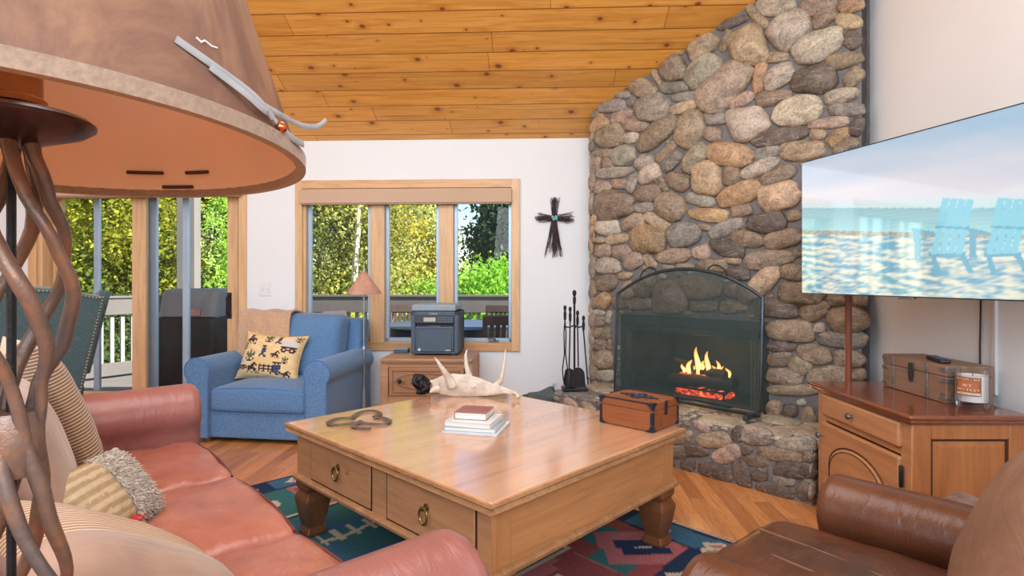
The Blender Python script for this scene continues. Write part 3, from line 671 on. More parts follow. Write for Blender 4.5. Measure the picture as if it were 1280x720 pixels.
# ---- fire tools on the left end of the hearth
tp = G(718, 487, HT + .012)
ts = T('fire_tool_stand', 'black iron fire tool stand on the hearth end', 'stand', tp, 0)
m = MB(); m.tube([(0, 0, .012), (0, 0, .70)], .008, 8); m.build('pole', BLACK, ts)
m = MB(); m.lathe([(.006, .66), (.011, .67), (.013, .71), (.008, .725), (.012, .73), (.017, .75), (.012, .768), (.002, .774)], 12); m.build('finial', BLACK, ts)
m = MB(); m.rbox(-.1, -.075, 0, .1, .075, .02, .008, 5); m.build('base', BLACK, ts)
m = MB(); m.tube([(-.085, -.015, .49), (-.04, -.02, .485), (0, 0, .50), (.03, -.02, .485), (.075, -.015, .495)], .006, 6); m.tube([(0, 0, .5), (.005, -.045, .485)], .006, 6); m.build('hook_bar', BLACK, ts)
def grip(m, x, y, z): m.lathe([(.005, -.005), (.010, .01), (.012, .05), (.007, .075), (.010, .082), (.0135, .097), (.009, .112), (.001, .116)], 10, (x, y, z))
for nm, lb, x, z1 in (('fireplace_tongs', 'black iron tongs hanging at the left of the fire tool stand', -.075, .54), ('fireplace_poker', 'black iron poker, slimmest tool at the right of the stand', .068, .46), ('fireplace_shovel', 'black ash shovel with round blade hanging at the front of the stand', .022, .5), ('hearth_brush', 'black hearth brush hanging behind the shovel', -.035, .53)):
    t = T(nm, lb, nm.split('_')[1] if nm != 'hearth_brush' else 'brush', (tp.x + x, tp.y - .02, tp.z), 0, 'fire tools hanging on the stand')
    m = MB(); grip(m, 0, 0, z1); m.build('grip', BLACK, t)
    m = MB()
    if nm == 'fireplace_tongs':
        for s in (-1, 1): m.tube([(0, 0, z1), (s * .008, 0, z1 - .1), (s * .004, 0, z1 - .26), (s * .02, 0, z1 - .38), (s * .012, 0, .075), (0, 0, .04)], .0048, 6)
        m.build('shaft', BLACK, t)
    elif nm == 'fireplace_poker':
        m.tube([(0, 0, z1), (.03, 0, .1), (.036, 0, .045)], .0055, 6); m.tube([(.03, 0, .1), (.05, 0, .085), (.054, 0, .06)], .004, 6); m.build('shaft', BLACK, t)
    elif nm == 'fireplace_shovel':
        m.tube([(0, 0, z1), (.005, -.01, .18)], .0055, 6); m.build('shaft', BLACK, t)
        m = MB(); pl = [(.055 * math.cos(a) * (1 if math.sin(a) < 0 else .95), .12 + .06 * math.sin(a)) for a in np.linspace(0, PI, 12)] + [(-.058, .03), (.058, .03)]
        m.prism([(p[0], p[1]) for p in pl], 1, -.03, -.024); m.build('blade', BLACK, t, bevel=.002)
    else:
        m.tube([(0, 0, z1), (-.005, .03, .16)], .0055, 6); m.build('shaft', BLACK, t)
        m = MB(); m.lathe([(.02, .16), (.03, .15), (.042, .09), (.045, .035), (.03, .03)], 14, (-.005, .03, 0)); m.build('bristle_head', BLACK, t)
# dark folded bundle beside the hearth
kp = G(677, 497, .26)
kb = T('stone_block', 'dark green grey angular block on the floor left of the hearth', 'stone', (kp.x, kp.y + .02, 0), R(8))
m = MB(); m.rbox(-.13, -.09, 0, .13, .09, .27, .02, 6, lambda p, h: p + Vector((.03 * mn.noise(p * 9), .02 * mn.noise(p * 8 + Vector((4, 0, 0))), .0)))
m.add([(-.12, -.09, .265), (.12, -.09, .255), (.12, .08, .25), (-.12, .08, .26), (-.1, 0, .3), (-.02, -.02, .31), (.06, -.03, .35), (.10, 0, .34)], [(0, 1, 7, 6, 5, 4), (2, 3, 4, 5, 6, 7), (0, 4, 3), (1, 2, 7)])
m.build('body', M('dark_green_stone', sr(74, 84, 84), .7, .4, 14, bump=.5, bs=30), kb, smooth=False)
# ================================================================ coffee table
PINE_T = WOOD('honey_pine', sr(184, 130, 88), sr(210, 160, 116), .34, 1, 5, dark=sr(132, 82, 46), coat=.2)
PINE_X = WOOD('honey_pine_x', sr(182, 128, 82), sr(206, 152, 102), .34, 0, 5, dark=sr(132, 82, 46), coat=.2)
PINE_V = WOOD('honey_pine_upright', sr(176, 122, 76), sr(200, 148, 98), .34, 2, 5, dark=sr(132, 82, 46), coat=.2)
PINE_TOP = WOOD('polished_pine_top', sr(202, 148, 112), sr(220, 174, 136), .2, 0, 3, dark=sr(190, 136, 94), coat=1.0, bump=.03)
for n_ in PINE_TOP.node_tree.nodes:
    if n_.type == 'BSDF_PRINCIPLED': n_.inputs['Coat IOR'].default_value = 2.0; n_.inputs['Coat Roughness'].default_value = .13
PINE_LEG = WOOD('dark_pine', sr(92, 56, 34), sr(140, 92, 56), .4, 2, 5, dark=sr(60, 34, 20))
WORN = WOOD('worn_edge', sr(140, 92, 56), sr(204, 158, 110), .5, 1, 12, dark=sr(84, 48, 28), stretch=.4)
WORNX = WOOD('worn_edge_x', sr(140, 92, 56), sr(204, 158, 110), .5, 0, 12, dark=sr(84, 48, 28), stretch=.4)
GAP = M('dark_gap', sr(64, 38, 22), .9, .1)
BRASS = M('aged_brass', sr(134, 108, 66), .35, .3, 30, metal=.85)
ta = math.atan2(.876, .85); TC = Vector((-.14, 2.612, 0)); TZ = .526
tb = T('coffee_table', 'large square honey pine coffee table with drawers on the rug', 'table', TC, ta)
hx_, hy_ = .61, .70
def wob(p, h): return p + Vector((0, 0, .0015 * mn.noise(Vector((p.x * 4, p.y * 4, 3)))))
m = MB(); m.box(-hx_ + .012, -hy_ + .012, TZ - .01, hx_ - .012, hy_ - .012, TZ); m.build('tabletop', PINE_TOP, tb, bevel=.004, smooth=False)
m = MB(); prof = [(0, -.003), (.012, -.002), (.014, -.012), (.004, -.02), (.012, -.034), (0, -.04), (-.012, -.046)]
def ring(m, hx, hy, z, prof):
    k = len(m.v); n = len(prof)
    for sx, sy in ((-1, -1), (1, -1), (1, 1), (-1, 1)):
        for d, dz in prof: m.v.append((sx * (hx + d), sy * (hy + d), z + dz))
    for i in range(4):
        for j in range(n - 1):
            a = k + i * n + j; b = k + ((i + 1) % 4) * n + j; m.f.append((a, b, b + 1, a + 1))
ring(m, hx_ - .014, hy_ - .014, TZ, prof); o = m.build('top_moulding', WORN, tb, smooth=False); o['label'] = 'worn moulded edge of the tabletop'
ax, ay = hx_ - .045, hy_ - .045; z0, z1 = .262, TZ - .036
m = MB(); m.box(-ax, -ay, z0, ax, ay, z1); m.build('apron', PINE_T, tb, bevel=.003)
m = MB(); ring(m, ax, ay, z0 + .018, [(0, .012), (.014, .008), (.02, 0), (.018, -.012), (.006, -.02), (-.03, -.024)]); m.build('base_moulding', WORN, tb, smooth=False)
ys = [(.018, .515, 'far'), (-.588, -.088, 'near')]
for sgn in (-1, 1):
    for ya_, yb_, _ in ys:
        dw = bpy.data.objects.new('drawer', None); C.objects.link(dw); dw.parent = tb
        x = sgn * ax; g = .005
        m = MB(); m.box(x - .001, ya_ - .004, z0 + .03, x + sgn * .0012, yb_ + .004, z1 - .012); m.build('drawer_gap', GAP, dw, smooth=False)
        m = MB(); m.box(x, ya_ + g, z0 + .037, x + sgn * .006, yb_ - g, z1 - .018); m.build('drawer_front', PINE_T, dw, bevel=.003)
        yc, zc = (ya_ + yb_) / 2, (z0 + z1) / 2 + .01
        m = MB(); m.lathe([(.014, 0), (.014, .003), (.006, .006), (.006, .016), (.009, .02), (.002, .024)], 12); h = m.build('pull_rosette', BRASS, dw, loc=(x + sgn * .006, yc, zc + .022), rot=(0, sgn * R(90), 0))
        m = MB(); m.tube([(x + sgn * .022 + 0 * t, yc + .022 * math.sin(t), zc - .004 + .028 * math.cos(t)) for t in np.linspace(0, 2 * PI, 20)[:-1]], .0042, 6, closed=True); m.build('ring_pull', BRASS, dw)
for sgn in (-1, 1):                         # stiles at the ends of the plain sides
    for px_ in (-1, 1):
        m = MB(); m.box(min(px_ * ax, px_ * (ax - .085)), sgn * ay - .003, z0 + .03, max(px_ * ax, px_ * (ax - .085)), sgn * ay + .003, z1 - .008); m.build('corner_stile', PINE_V, tb, bevel=.002)
    m = MB(); m.box(-ax + .086, min(sgn * ay, sgn * (ay + .0018)), z0 + .03, ax - .086, max(sgn * ay, sgn * (ay + .0018)), z1 - .008); m.build('end_panel', PINE_X, tb, bevel=.001)
lp = [(.056, z0), (.058, .235), (.046, .215), (.06, .19), (.062, .175), (.05, .10), (.038, .05), (.044, .042), (.05, .022), (.044, .0)]
for sx in (-1, 1):
    for sy in (-1, 1):
        m = MB(); k = 0
        for r, z in lp:
            for dx, dy in ((-1, -1), (1, -1), (1, 1), (-1, 1)): m.v.append((sx * (ax - .05) + dx * r, sy * (ay - .05) + dy * r, z))
        for i in range(len(lp) - 1):
            for j in range(4): m.f.append((i * 4 + j, i * 4 + (j + 1) % 4, i * 4 + 4 + (j + 1) % 4, i * 4 + 4 + j))
        m.f += [(0, 1, 2, 3), tuple(range(len(lp) * 4 - 4, len(lp) * 4))]
        o = m.build('leg', PINE_LEG, tb, smooth=False, bevel=.006)
        for v in o.data.vertices: v.co.z = max(v.co.z, .008)

# ---------------- things on the table
def on_table(px, py, lift=0): return G(px, py, TZ) + Vector((0, 0, lift + .0005))
# antler
AB = M('bleached_antler', sr(196, 182, 164), .6, .12, 14, bump=.3, bs=60, c2=sr(226, 216, 202))
AZ = 3.14
an_ = T('moose_antler', 'bleached moose antler with three tall tines on the coffee table', 'antler', on_table(583, 497.5), 0)
O = an_.location
def AP(px, py, dz=0.0): return D(px, py, O.y + dz) - O
m = MB()
ctr = [(541, 481, .0), (552, 481, .03), (566, 481.5, .035), (582, 482, .03), (600, 484, .02), (617, 487, .01), (630, 488, -.01), (640, 490.5, -.03), (644, 493, -.05)]
rad = [.03, .056, .068, .066, .054, .034, .02, .015, .018]
m.tube([AP(*c) for c in ctr], rad, 12, flat=(0, 1, 0))
def tine(m, pts, rs): m.tube([AP(*p) for p in pts], rs, 9)
tine(m, [(566, 483, .02), (560, 471, .0), (553, 461, -.03), (547, 452, -.05), (543, 446, -.06)], [.032, .021, .014, .009, .003])
tine(m, [(594, 484, .03), (587, 472, .04), (583, 457, .06), (582, 444, .07), (584, 436, .075)], [.032, .021, .014, .009, .003])
tine(m, [(617, 485, .02), (626, 476, .02), (629, 462, .03), (631, 448, .04), (632, 435, .05)], [.022, .016, .012, .008, .003])
tine(m, [(548, 482, .02), (541, 477, .03), (537, 476, .02)], [.025, .014, .004]); tine(m, [(548, 486, -.02), (540, 488, -.05), (537, 491, -.06)], [.022, .014, .004])
o = m.build('palm', AB, an_)
rm = o.modifiers.new('fuse', 'REMESH'); rm.mode = 'VOXEL'; rm.voxel_size = .004; rm.use_smooth_shade = True
sm = o.modifiers.new('soft', 'SMOOTH'); sm.factor = .5; sm.iterations = 3
m = MB(); e = AP(644, 491, -.05); m.tube([e, e + Vector((.012, -.01, -.012)), Vector((e.x + .018, e.y - .02, .016))], [.015, .012, .010], 9); m.lathe([(.014, -.006), (.02, 0), (.014, .008)], 12, tuple(e)); m.build('burr', AB, an_)
# dark knotted ornament
ko = T('knotted_ornament', 'small dark bronze knotted ornament behind the antler', 'ornament', on_table(527, 493), 0); s_ = .0
m = MB()
for k in range(3):
    a0 = k * 2.1; m.tube([(.03 * math.cos(t + a0) + .012 * math.cos(3 * t), .022 * math.sin(2 * t + a0), .06 + .045 * math.sin(t + a0 * .7)) for t in np.linspace(0, 2 * PI, 26)[:-1]], .013, 7, closed=True)
m.rbox(-.03, -.025, 0, .03, .025, .03, .012, 5); m.build('knot', BLACK, ko)
# horseshoe shamrock
IRON = M('worn_horseshoe_iron', sr(120, 112, 108), .42, .35, 40, metal=.7, bump=.3, bs=120)
hs = T('horseshoe_shamrock', 'shamrock of three welded horseshoes on the table corner', 'ornament', on_table(447, 526), 0)
O2 = hs.location
def HP(px, py): p = G(px, py, TZ) - O2; return (p.x, p.y, .0075)
def loop(pts, name, n=26):
    P = [Vector(HP(*p)) for p in pts]; out = []
    for i in range(len(P) - 1):
        a = P[max(i - 1, 0)]; b = P[i]; c = P[i + 1]; d = P[min(i + 2, len(P) - 1)]
        for k in range(4):
            t = k / 4; out.append(.5 * ((2 * b) + (c - a) * t + (2 * a - 5 * b + 4 * c - d) * t * t + (3 * b - a - 3 * c + d) * t ** 3))
    out.append(P[-1]); m = MB(); k0 = len(out)
    m.tube(out, .0125, 8, flat=(0, 0, 1)); 
    m.v = [(x, y, z * 1.0) for x, y, z in m.v]
    return m.build(name, IRON, hs)
loop([(443, 524.5), (425, 524.5), (413, 528), (411, 531), (418, 533), (432, 532), (444, 530)], 'horseshoe')
loop([(440, 524), (446, 519), (456, 515.5), (466, 515), (473, 517), (475, 520), (467, 523)], 'horseshoe')
loop([(467, 524), (478, 524), (486, 527), (486, 530), (477, 532), (462, 531.5), (449, 530)], 'horseshoe')
loop([(451, 528), (444, 532), (442, 535), (450, 537), (463, 538)], 'stem')
# books
bk = on_table(596, 537)
def book(name, label, w, d, h, z, rz, dx, dy, cover, group='books stacked on the table'):
    t = T(name, label, 'book', (bk.x + dx, bk.y + dy, bk.z + z), rz, group)
    m = MB(); c_ = .0022
    m.box(-w / 2, -d / 2, 0, w / 2, d / 2, c_); m.box(-w / 2, -d / 2, h - c_, w / 2, d / 2, h); m.box(-w / 2, -d / 2, 0, -w / 2 + c_, d / 2, h) ; m.build('cover', cover, t, bevel=.0008)
    m = MB(); m.box(-w / 2 + c_, -d / 2 + .003, c_, w / 2 - .003, d / 2 - .003, h - c_); m.build('pages', M('pages', sr(226, 224, 218), .8, .08, 40, st=(1, 1, 60)), t)
    return t
bz = R(-14)
book('magazine', 'thin pale magazine at the bottom of the book stack', .25, .235, .009, 0, bz, 0, .025, M('pale_cover', sr(206, 212, 220), .3, .1, 9))
book('hardback_book', 'pale blue grey hardback directly above the thin magazine', .23, .20, .018, .0095, bz + .03, -.006, .02, M('greyblue_cover', sr(150, 172, 186), .35, .2, 6))
book('hardback_book', 'white hardback with grey spine under the red book', .21, .19, .022, .028, bz - .03, -.012, .02, M('white_cover', sr(206, 214, 214), .35, .1, 6))
rb = book('hardback_book', 'small red brown book on top of the stack', .145, .14, .032, .0505, bz + .02, -.012, .035, M('red_cover', sr(150, 92, 84), .4, .15, 9))
m = MB(); m.box(-.073, -.055, .0, -.071, -.045, .0325); m.build('ribbon', M('yellow_ribbon', sr(224, 186, 96), .6, .05), rb)
# wooden box
BXW = WOOD('cedar_box', sr(128, 72, 40), sr(164, 100, 60), .42, 0, 6, dark=sr(84, 42, 22))
bc = on_table(802, 532); bx = T('wooden_box', 'cedar box with black iron corners on the coffee table', 'box', (.593, 2.655, TZ + .0005), R(-44))
w, d, h = .1375, .115, .123
m = MB(); m.box(-w, -d, .002, w, d, h * .72); m.build('body', BXW, bx, bevel=.003)
lid = MB(); lid.box(-w - .001, -d - .001, h * .73, w + .001, d + .001, h); lid = lid.build('lid', BXW, bx, bevel=.003)
BI = M('blue_black_iron', sr(50, 56, 70), .4, .3, 40, metal=.6, bump=.2, bs=90)
def corner(sx, sy, z, up, par):
    m = MB(); s = .036; th = .0025
    X, Y = sx * (w + .001), sy * (d + .001); zz = z + (s * .62 if up else -s * .62)
    for q in range(2):
        a = [(0, 0), (s, 0), (s * .45, .35 * s), (.3 * s, .7 * s), (0, .72 * s)]
        if q == 0: poly = [(X - sx * u, z + (v if up else -v)) for u, v in a]; m.prism(poly, 1, Y, Y + sy * th)
        else: poly = [(Y - sy * u, z + (v if up else -v)) for u, v in a]; m.prism(poly, 0, X, X + sx * th)
    if not up: m.prism([(X - sx * u, Y - sy * v) for u, v in ((0, 0), (s, 0), (s * .5, s * .5), (0, s))], 2, z, z + th)
    return m.build('iron_corner', BI, par, smooth=False)
for sx in (-1, 1):
    for sy in (-1, 1):
        corner(sx, sy, .002, True, bx); corner(sx, sy, h, False, lid)
        m = MB(); m.box(sx * w - .011 * (sx > 0), min(sy * d, sy * (d + .003)), .03, sx * w + .011 * (sx < 0), max(sy * d, sy * (d + .003)), h * .7); m.box(min(sx * w, sx * (w + .003)), sy * d - .011 * (sy > 0), .03, max(sx * w, sx * (w + .003)), sy * d + .011 * (sy < 0), h * .7); m.build('iron_strap', BI, bx, smooth=False)
m = MB()
for s in (-1, 1): m.box(-w + .03, s * d - .006, h, w - .03, s * d + .006, h + .003)
for k in range(4):
    a = k * PI / 2; m.tube([(.05 * math.cos(a) + .02 * math.cos(t), .03 * math.sin(a) + .018 * math.sin(t), h + .003) for t in np.linspace(0, 2 * PI, 14)[:-1]], .004, 5, closed=True)
m.tube([(.035 * math.cos(t), .022 * math.sin(t), h + .004) for t in np.linspace(0, 2 * PI, 20)[:-1]], .004, 5, closed=True); m.tube([(-.1, 0, h + .003), (.1, 0, h + .003)], .004, 5)
m.build('iron_scrollwork', BI, lid)
m = MB(); m.box(w, -.012, h * .5, w + .004, .012, h + .001); m.build('hasp', BI, bx, bevel=.001)

# ================================================================ rug
ra = math.atan2(.715, -.70)              # along A
RC = Vector((-.60, 4.19, 0)); rl, rw = 3.3, 2.35
rg = T('area_rug', 'blue red and teal patterned wool rug under the coffee table', 'rug', RC, 0)
A2 = Vector((-.70, .715, 0)).normalized(); B2 = Vector((.70, .715, 0)).normalized()
navy, teal, blue, red, pink, cream, olive = (sr(*c) for c in ((44, 60, 92), (62, 118, 120), (66, 112, 144), (150, 82, 82), (182, 112, 116), (206, 198, 178), (156, 148, 122)))
def motif(u, v, s, c_out, c_in, base):   # stepped diamond
    d = abs(u) + abs(v); d = math.floor(d / s * 5) / 5
    return c_in if d < .35 else (c_out if d < .8 else base)
def rug_col(s, t):                       # s from the far edge towards the sofa, t from the fireplace edge towards the camera; metres
    e = min(s, t, rl - s, rw - t); n = mn.noise(Vector((s * 3, t * 3, 0))) * .03; e += n * .3
    along = s if min(t, rw - t) < min(s, rl - s) else t
    if e < .018: return navy
    if e < .16:
        u = (along % .3) - .15; v = e - .09
        return motif(u * .8, v, .075, cream, (pink if int(along / .3) % 2 else olive), blue if int(along / .6) % 2 else navy)
    if e < .18: return navy
    if e < .56:
        u = (along % .58) - .29; v = e - .36; k = int(along / .58) % 3
        if abs(u) + abs(v) * .7 < .05: return cream
        if k == 0:
            st_ = math.floor((abs(u) + abs(v)) * 26) / 26
            if st_ < .12: return navy
            if st_ < .24: return pink
            return red if abs(v) > .1 else teal
        if k == 1:
            if abs(u) < .1 and abs(v) < .11: return cream if (abs(u) > .07 or abs(v) > .08 or (abs(u) < .025 and abs(v) < .03)) else olive
            return pink if mn.noise(Vector((math.floor(s * 22) / 4., math.floor(t * 22) / 4., 1))) > -.05 else red
        if (abs(u) - .12) ** 2 + v * v < .004: return cream if (abs(u) - .12) ** 2 + v * v > .001 else pink
        return teal
    if e < .58: return cream
    if e < .6: return navy
    # field
    u = (s % .7) - .35; v = (t % .62) - .31; k = (int(s / .7) + int(t / .62)) % 2
    if abs(math.sin(s * 9) * .03 + v) < .012 and abs(u) < .28: return cream
    if abs(v) < .07 and abs(u) < .27 and (int((u + 1) * 36) % 3 == 0): return cream
    d = math.floor((abs(u) + abs(v)) * 20) / 20
    if k and d < .16: return olive
    if k and d < .24: return navy
    return teal if mn.noise(Vector((s * 1.5, t * 9, 4))) > .05 else blue
n1, n2 = 300, 216
m = MB()
def rp(i, j):
    p = -B2 * (i * rl) - A2 * (j * rw); return (p.x, p.y, .009 + .001 * mn.noise(p * 5))
m.grid(rp, n1, n2, lambda i, j: rug_col(i * rl, j * rw))
RUGM = ATTR('rug_wool', .95, .22, 60, .5, 400, spec=.1); m.build('pile', RUGM, rg)
m = MB(); q = random.Random(2)
for i in range(230):
    j = i / 229 * rw; p = -A2 * j; d = B2 * q.uniform(.03, .05) + A2 * q.uniform(-.012, .012)
    m.tube([(p.x, p.y, .006), (p.x + d.x * .5, p.y + d.y * .5, .007), (p.x + d.x, p.y + d.y, .004)], .0022, 4)
o = m.build('fringe', M('cream_fringe', sr(206, 194, 172), .9, .1), rg)
m = MB(); m.add([(x.x, x.y, z) for z in (.0012, .0085) for x in (Vector((0, 0, 0)), -B2 * rl, -B2 * rl - A2 * rw, -A2 * rw)], [(0, 1, 5, 4), (1, 2, 6, 5), (2, 3, 7, 6), (3, 0, 4, 7), (0, 3, 2, 1)]); m.build('backing', M('rug_edge', sr(40, 50, 80), .95), rg, smooth=False)
# ================================================================ red leather sofa (faces the fireplace)
RED = LEATHER('red_leather', sr(148, 84, 70), sr(182, 116, 98), .32, sr(196, 140, 122))
REDA = LEATHER('red_leather_smooth', sr(140, 86, 80), sr(162, 106, 98), .32)
PIPE = M('dark_piping', sr(96, 44, 40), .5, .2)
sth = R(131.8)
so = T('leather_sofa', 'red brown leather three seat sofa with rolled arms', 'sofa', (-.863, 1.936, 0), sth)
def fold(p, h, sd, k=.006): return p + Vector((0, 0, 0))
def seat_fn(sd, crown=.03, wr=.010):
    def fn(p, h):
        u, v = p.x / h.x, p.y / h.y
        top = max(0, p.z / h.z)
        z = p.z + top * crown * (1 - u * u) * (1 - .5 * v * v)
        z += top * wr * (mn.noise(Vector((p.x * 5 + p.y * 3, p.y * 9 + sd, sd))) + .5 * mn.noise(Vector((p.x * 16 + p.y * 5, p.y * 12 - sd, 2))))
        y = p.y - (.018 * (1 - u * u) if v < 0 else 0) * (1 - abs(p.z / h.z) * .5)
        return Vector((p.x, y, z))
    return fn
SW = .635
m = MB(); m.box(-.96, .03, .08, .96, .90, .27); m.build('seat_base', REDA, so, bevel=.02, seg=3)
for i in (-1, 0, 1):
    m = MB(); m.rbox(i * SW - SW / 2 + .003, -.02, .255, i * SW + SW / 2 - .003, .66, .445, .035, 22, seat_fn(i * 7 + 3)); c = m.build('seat_cushion', RED, so)
    m = MB()
    m.tube([(i * SW + (SW / 2 - .02) * u, -.0097 - .01 * (1 - u * u), .4347 + .0139 * (1 - u ** 2)) for u in np.linspace(-1, 1, 20)], .006, 6); m.build('piping', PIPE, c)
for s in (-1, 1):                         # rolled arms
    cx, cz, r = s * 1.085, .565, .125
    pr = [(cx - s * .100, .09), (cx - s * .100, .46)] + [(cx + r * math.cos(a) * -s, cz + r * math.sin(a)) for a in np.linspace(R(-35), R(215), 22)] + [(cx + s * .100, .46), (cx + s * .100, .09)]
    m = MB(); m.prism(pr, 1, -.06, .88); a = m.build('arm', REDA, so, bevel=.04, seg=4)
    m = MB(); m.tube([(x + (cx - x) * -.012, .40, z + .001) for x, z in pr[1:-1]], .0045, 6); m.build('seam', PIPE, a)
m = MB(); m.rbox(-1.19, .80, .1, 1.19, 1.0, .78, .09, 12); m.build('back_frame', REDA, so)
for i in (-1, 0, 1):
    m = MB(); m.rbox(i * SW - SW / 2 + .004, .66, .43, i * SW + SW / 2 - .004, .84, .80, .08, 12, lambda p, h: p + Vector((0, -.04 * (1 - (p.x / h.x) ** 2) * (1 - (p.z / h.z) ** 2) + .2 * (p.z + .2), 0))); m.build('back_cushion', RED, so)
for sx in (-1.1, 1.1):
    for y in (.04, .84): m = MB(); m.lathe([(.03, 0), (.04, .03), (.036, .085), (.03, .1)], 12, (sx, y, 0.0)); m.build('foot', PINE_LEG, so)
def SOF(x, y, z): c, s = math.cos(sth), math.sin(sth); return Vector((-.863 + c * x - s * y, 1.936 + s * x + c * y, z))
# ---- pillows on the sofa
RIB = NT('ribbed_cord'); v_ = RIB.coord(); sp = RIB.n('ShaderNodeSeparateXYZ'); RIB.l(v_, sp.inputs[0])
def rib_mat(name, axis, freq, c1, c2, plain=None, cut=0.0, sgn=1, cax=0):
    t = NT(name); sp = t.n('ShaderNodeSeparateXYZ'); v = t.coord(); t.l(v, sp.inputs[0])
    w = t.math('SINE', t.math('MULTIPLY_ADD', sp.outputs[axis], freq, t.math('MULTIPLY', t.noise(v, 5, 2), .25)))
    f = t.noise(v, 200, 2)
    col = t.mix(t.ramp(w, [(.25, (0, 0, 0, 1)), (.6, (1, 1, 1, 1))]), c1, c2)
    h = w
    if plain:
        k = t.math('GREATER_THAN', t.math('MULTIPLY', sp.outputs[cax], sgn), cut)
        col = t.mix(k, col, t.mix(t.noise(v, 14, 4), sc(plain, .85), sc(plain, 1.1))); h = t.math('MULTIPLY', w, t.math('SUBTRACT', 1.0, k))
    t.set(Base_Color=col, Roughness=.85, Sheen_Weight=.3); t.b.inputs['Specular IOR Level'].default_value = .2
    t.bump(t.math('ADD', t.math('MULTIPLY', h, .5), t.math('MULTIPLY', f, .3)), .5, .004); return t.m
P1 = rib_mat('ribbed_cream', 2, 560, sr(130, 100, 78), sr(200, 178, 150), sr(204, 186, 158), .04, 1, 0)
SAT = NT('taupe_satin'); v_ = SAT.coord((1, 1, 1)); SAT.set(Base_Color=SAT.ramp(SAT.noise(v_, 5, 3), [(.3, sr(144, 114, 96)), (.7, sr(174, 142, 122))]), Roughness=.42, Sheen_Weight=.4); SAT.bump(SAT.noise(SAT.coord((1, 1, .3)), 14, 3), .3, .02)
P4 = rib_mat('ribbed_gold', 0, 400, sr(146, 108, 74), sr(212, 180, 138))
def lay(root, x, y, z, rx, rz):
    root.location = SOF(x, y, z); root.rotation_euler = (rx, 0, sth + rz)
p = T('throw_pillow', 'tall cream pillow with brown ribbed half leaning at the far sofa arm', 'pillow', (0, 0, 0), 0, None); lay(p, .66, .52, .725, R(-20), R(8))
m = MB(); m.pillow(.27, .27, .085, 26); m.build('pillow_cover', P1, p)
p = T('throw_pillow', 'plain taupe pillow partly hidden behind the shaggy striped one', 'pillow', (0, 0, 0)); lay(p, .12, .575, .675, R(-16), R(-4))
m = MB(); m.pillow(.24, .235, .075, 22); m.build('pillow_cover', SAT.m, p)
def shag(u, v, sd):
    n = mn.noise(Vector((u * 9, v * 5, sd)))
    if sd > 0: return sr(170, 140, 112)
    if u > .78 and v < -.55: return sr(196, 46, 44)
    if .0 < u < .8: return tuple(c * (1 + .5 * n) for c in sr(190, 176, 160)[:3]) + (1,)
    w = math.sin(v * 26 + n * .8); return sr(206, 184, 150) if w > 0 else sr(176, 150, 116)
p = T('shaggy_pillow', 'small striped pillow with a shaggy grey band and red corner', 'pillow', (0, 0, 0)); lay(p, .02, .43, .555, R(-38), R(-40))
m = MB(); m.pillow(.165, .125, .065, 70, shag); SHG = ATTR('striped_wool', .95, .2, 60, .6, 240, spec=.1); pc_ = m.build('pillow_cover', SHG, p)
m = MB(); q = random.Random(5)
for i in range(1500):
    u, v = q.uniform(.02, .8), q.uniform(-.96, .96); e = (1 - abs(u) ** 3.2) ** .55 * (1 - abs(v) ** 3.2) ** .55
    b = Vector((.165 * u, -.065 * e, .125 * v)); d = Vector((q.uniform(-.012, .012), -q.uniform(.004, .014), q.uniform(-.016, .006)))
    m.tube([b, b + d * .5, b + d + Vector((0, 0, -.003))], [.0022, .002, .001], 4)
o = m.build('shaggy_band', FABRIC('grey_shag', sr(168, 154, 140), sr(214, 202, 188), 60), p); o['kind'] = 'stuff'
m = MB()
for k in range(9): m.ball((.0 + q.uniform(-.013, .013), -.035 + q.uniform(-.012, .006), -.098 + q.uniform(-.012, .012)), .011, 8)
o = m.build('pompom', FABRIC('red_wool', sr(190, 40, 40), sr(216, 66, 60), 90), p); o['label'] = 'bright red woollen corner tuft'
p = T('throw_pillow', 'near pillow with golden ribs and a taupe satin face, lowest in the picture', 'pillow', (0, 0, 0)); lay(p, -.46, .47, .55, R(-58), R(14))
m = MB(); m.pillow(.27, .25, .095, 26)
n_ = len(m.v) // 2; nf = len(m.f) // 2
a = MB(); b = MB(); a.v = m.v; b.v = list(m.v)
for f in m.f:
    zc = sum(m.v[i][2] for i in f) / 4; yc = sum(m.v[i][1] for i in f) / 4
    xc = sum(m.v[i][0] for i in f) / 4
    (a if (yc < .004 and xc > -.12) else b).f.append(f)
a.build('ribbed_side', P4, p); o = b.build('satin_side', SAT.m, p); o['label'] = 'taupe satin side'

# ================================================================ blue denim armchair
DEN = NT('blue_denim'); v_ = DEN.coord((1, 1, .25)); w_ = DEN.coord((.25, .25, 1))
n1_ = DEN.noise(v_, 420, 1, .5); n2_ = DEN.noise(w_, 420, 1, .5)
dc = DEN.ramp(DEN.math('ADD', DEN.math('MULTIPLY', n1_, .6), DEN.math('MULTIPLY', n2_, .4)), [(.34, sr(70, 106, 150)), (.66, sr(118, 156, 194))])
dc = DEN.mix(DEN.math('MULTIPLY', DEN.noise(DEN.coord(), 2.5, 3), .3), dc, sr(50, 84, 134)); DEN.set(Base_Color=dc, Roughness=.9, Sheen_Weight=.25); DEN.b.inputs['Specular IOR Level'].default_value = .2; DEN.bump(n1_, .3, .003); DEN = DEN.m
DPI = M('denim_piping', sr(78, 118, 164), .9, .1)
bth = R(-8.0); BC = Vector((-1.835, 4.10, 0))
bc_ = T('armchair', 'blue denim armchair with rolled arms beside the patio door', 'armchair', BC, bth)
m = MB(); m.box(-.40, .015, .035, .40, .80, .235); m.build('seat_base', DEN, bc_, bevel=.012, seg=3)
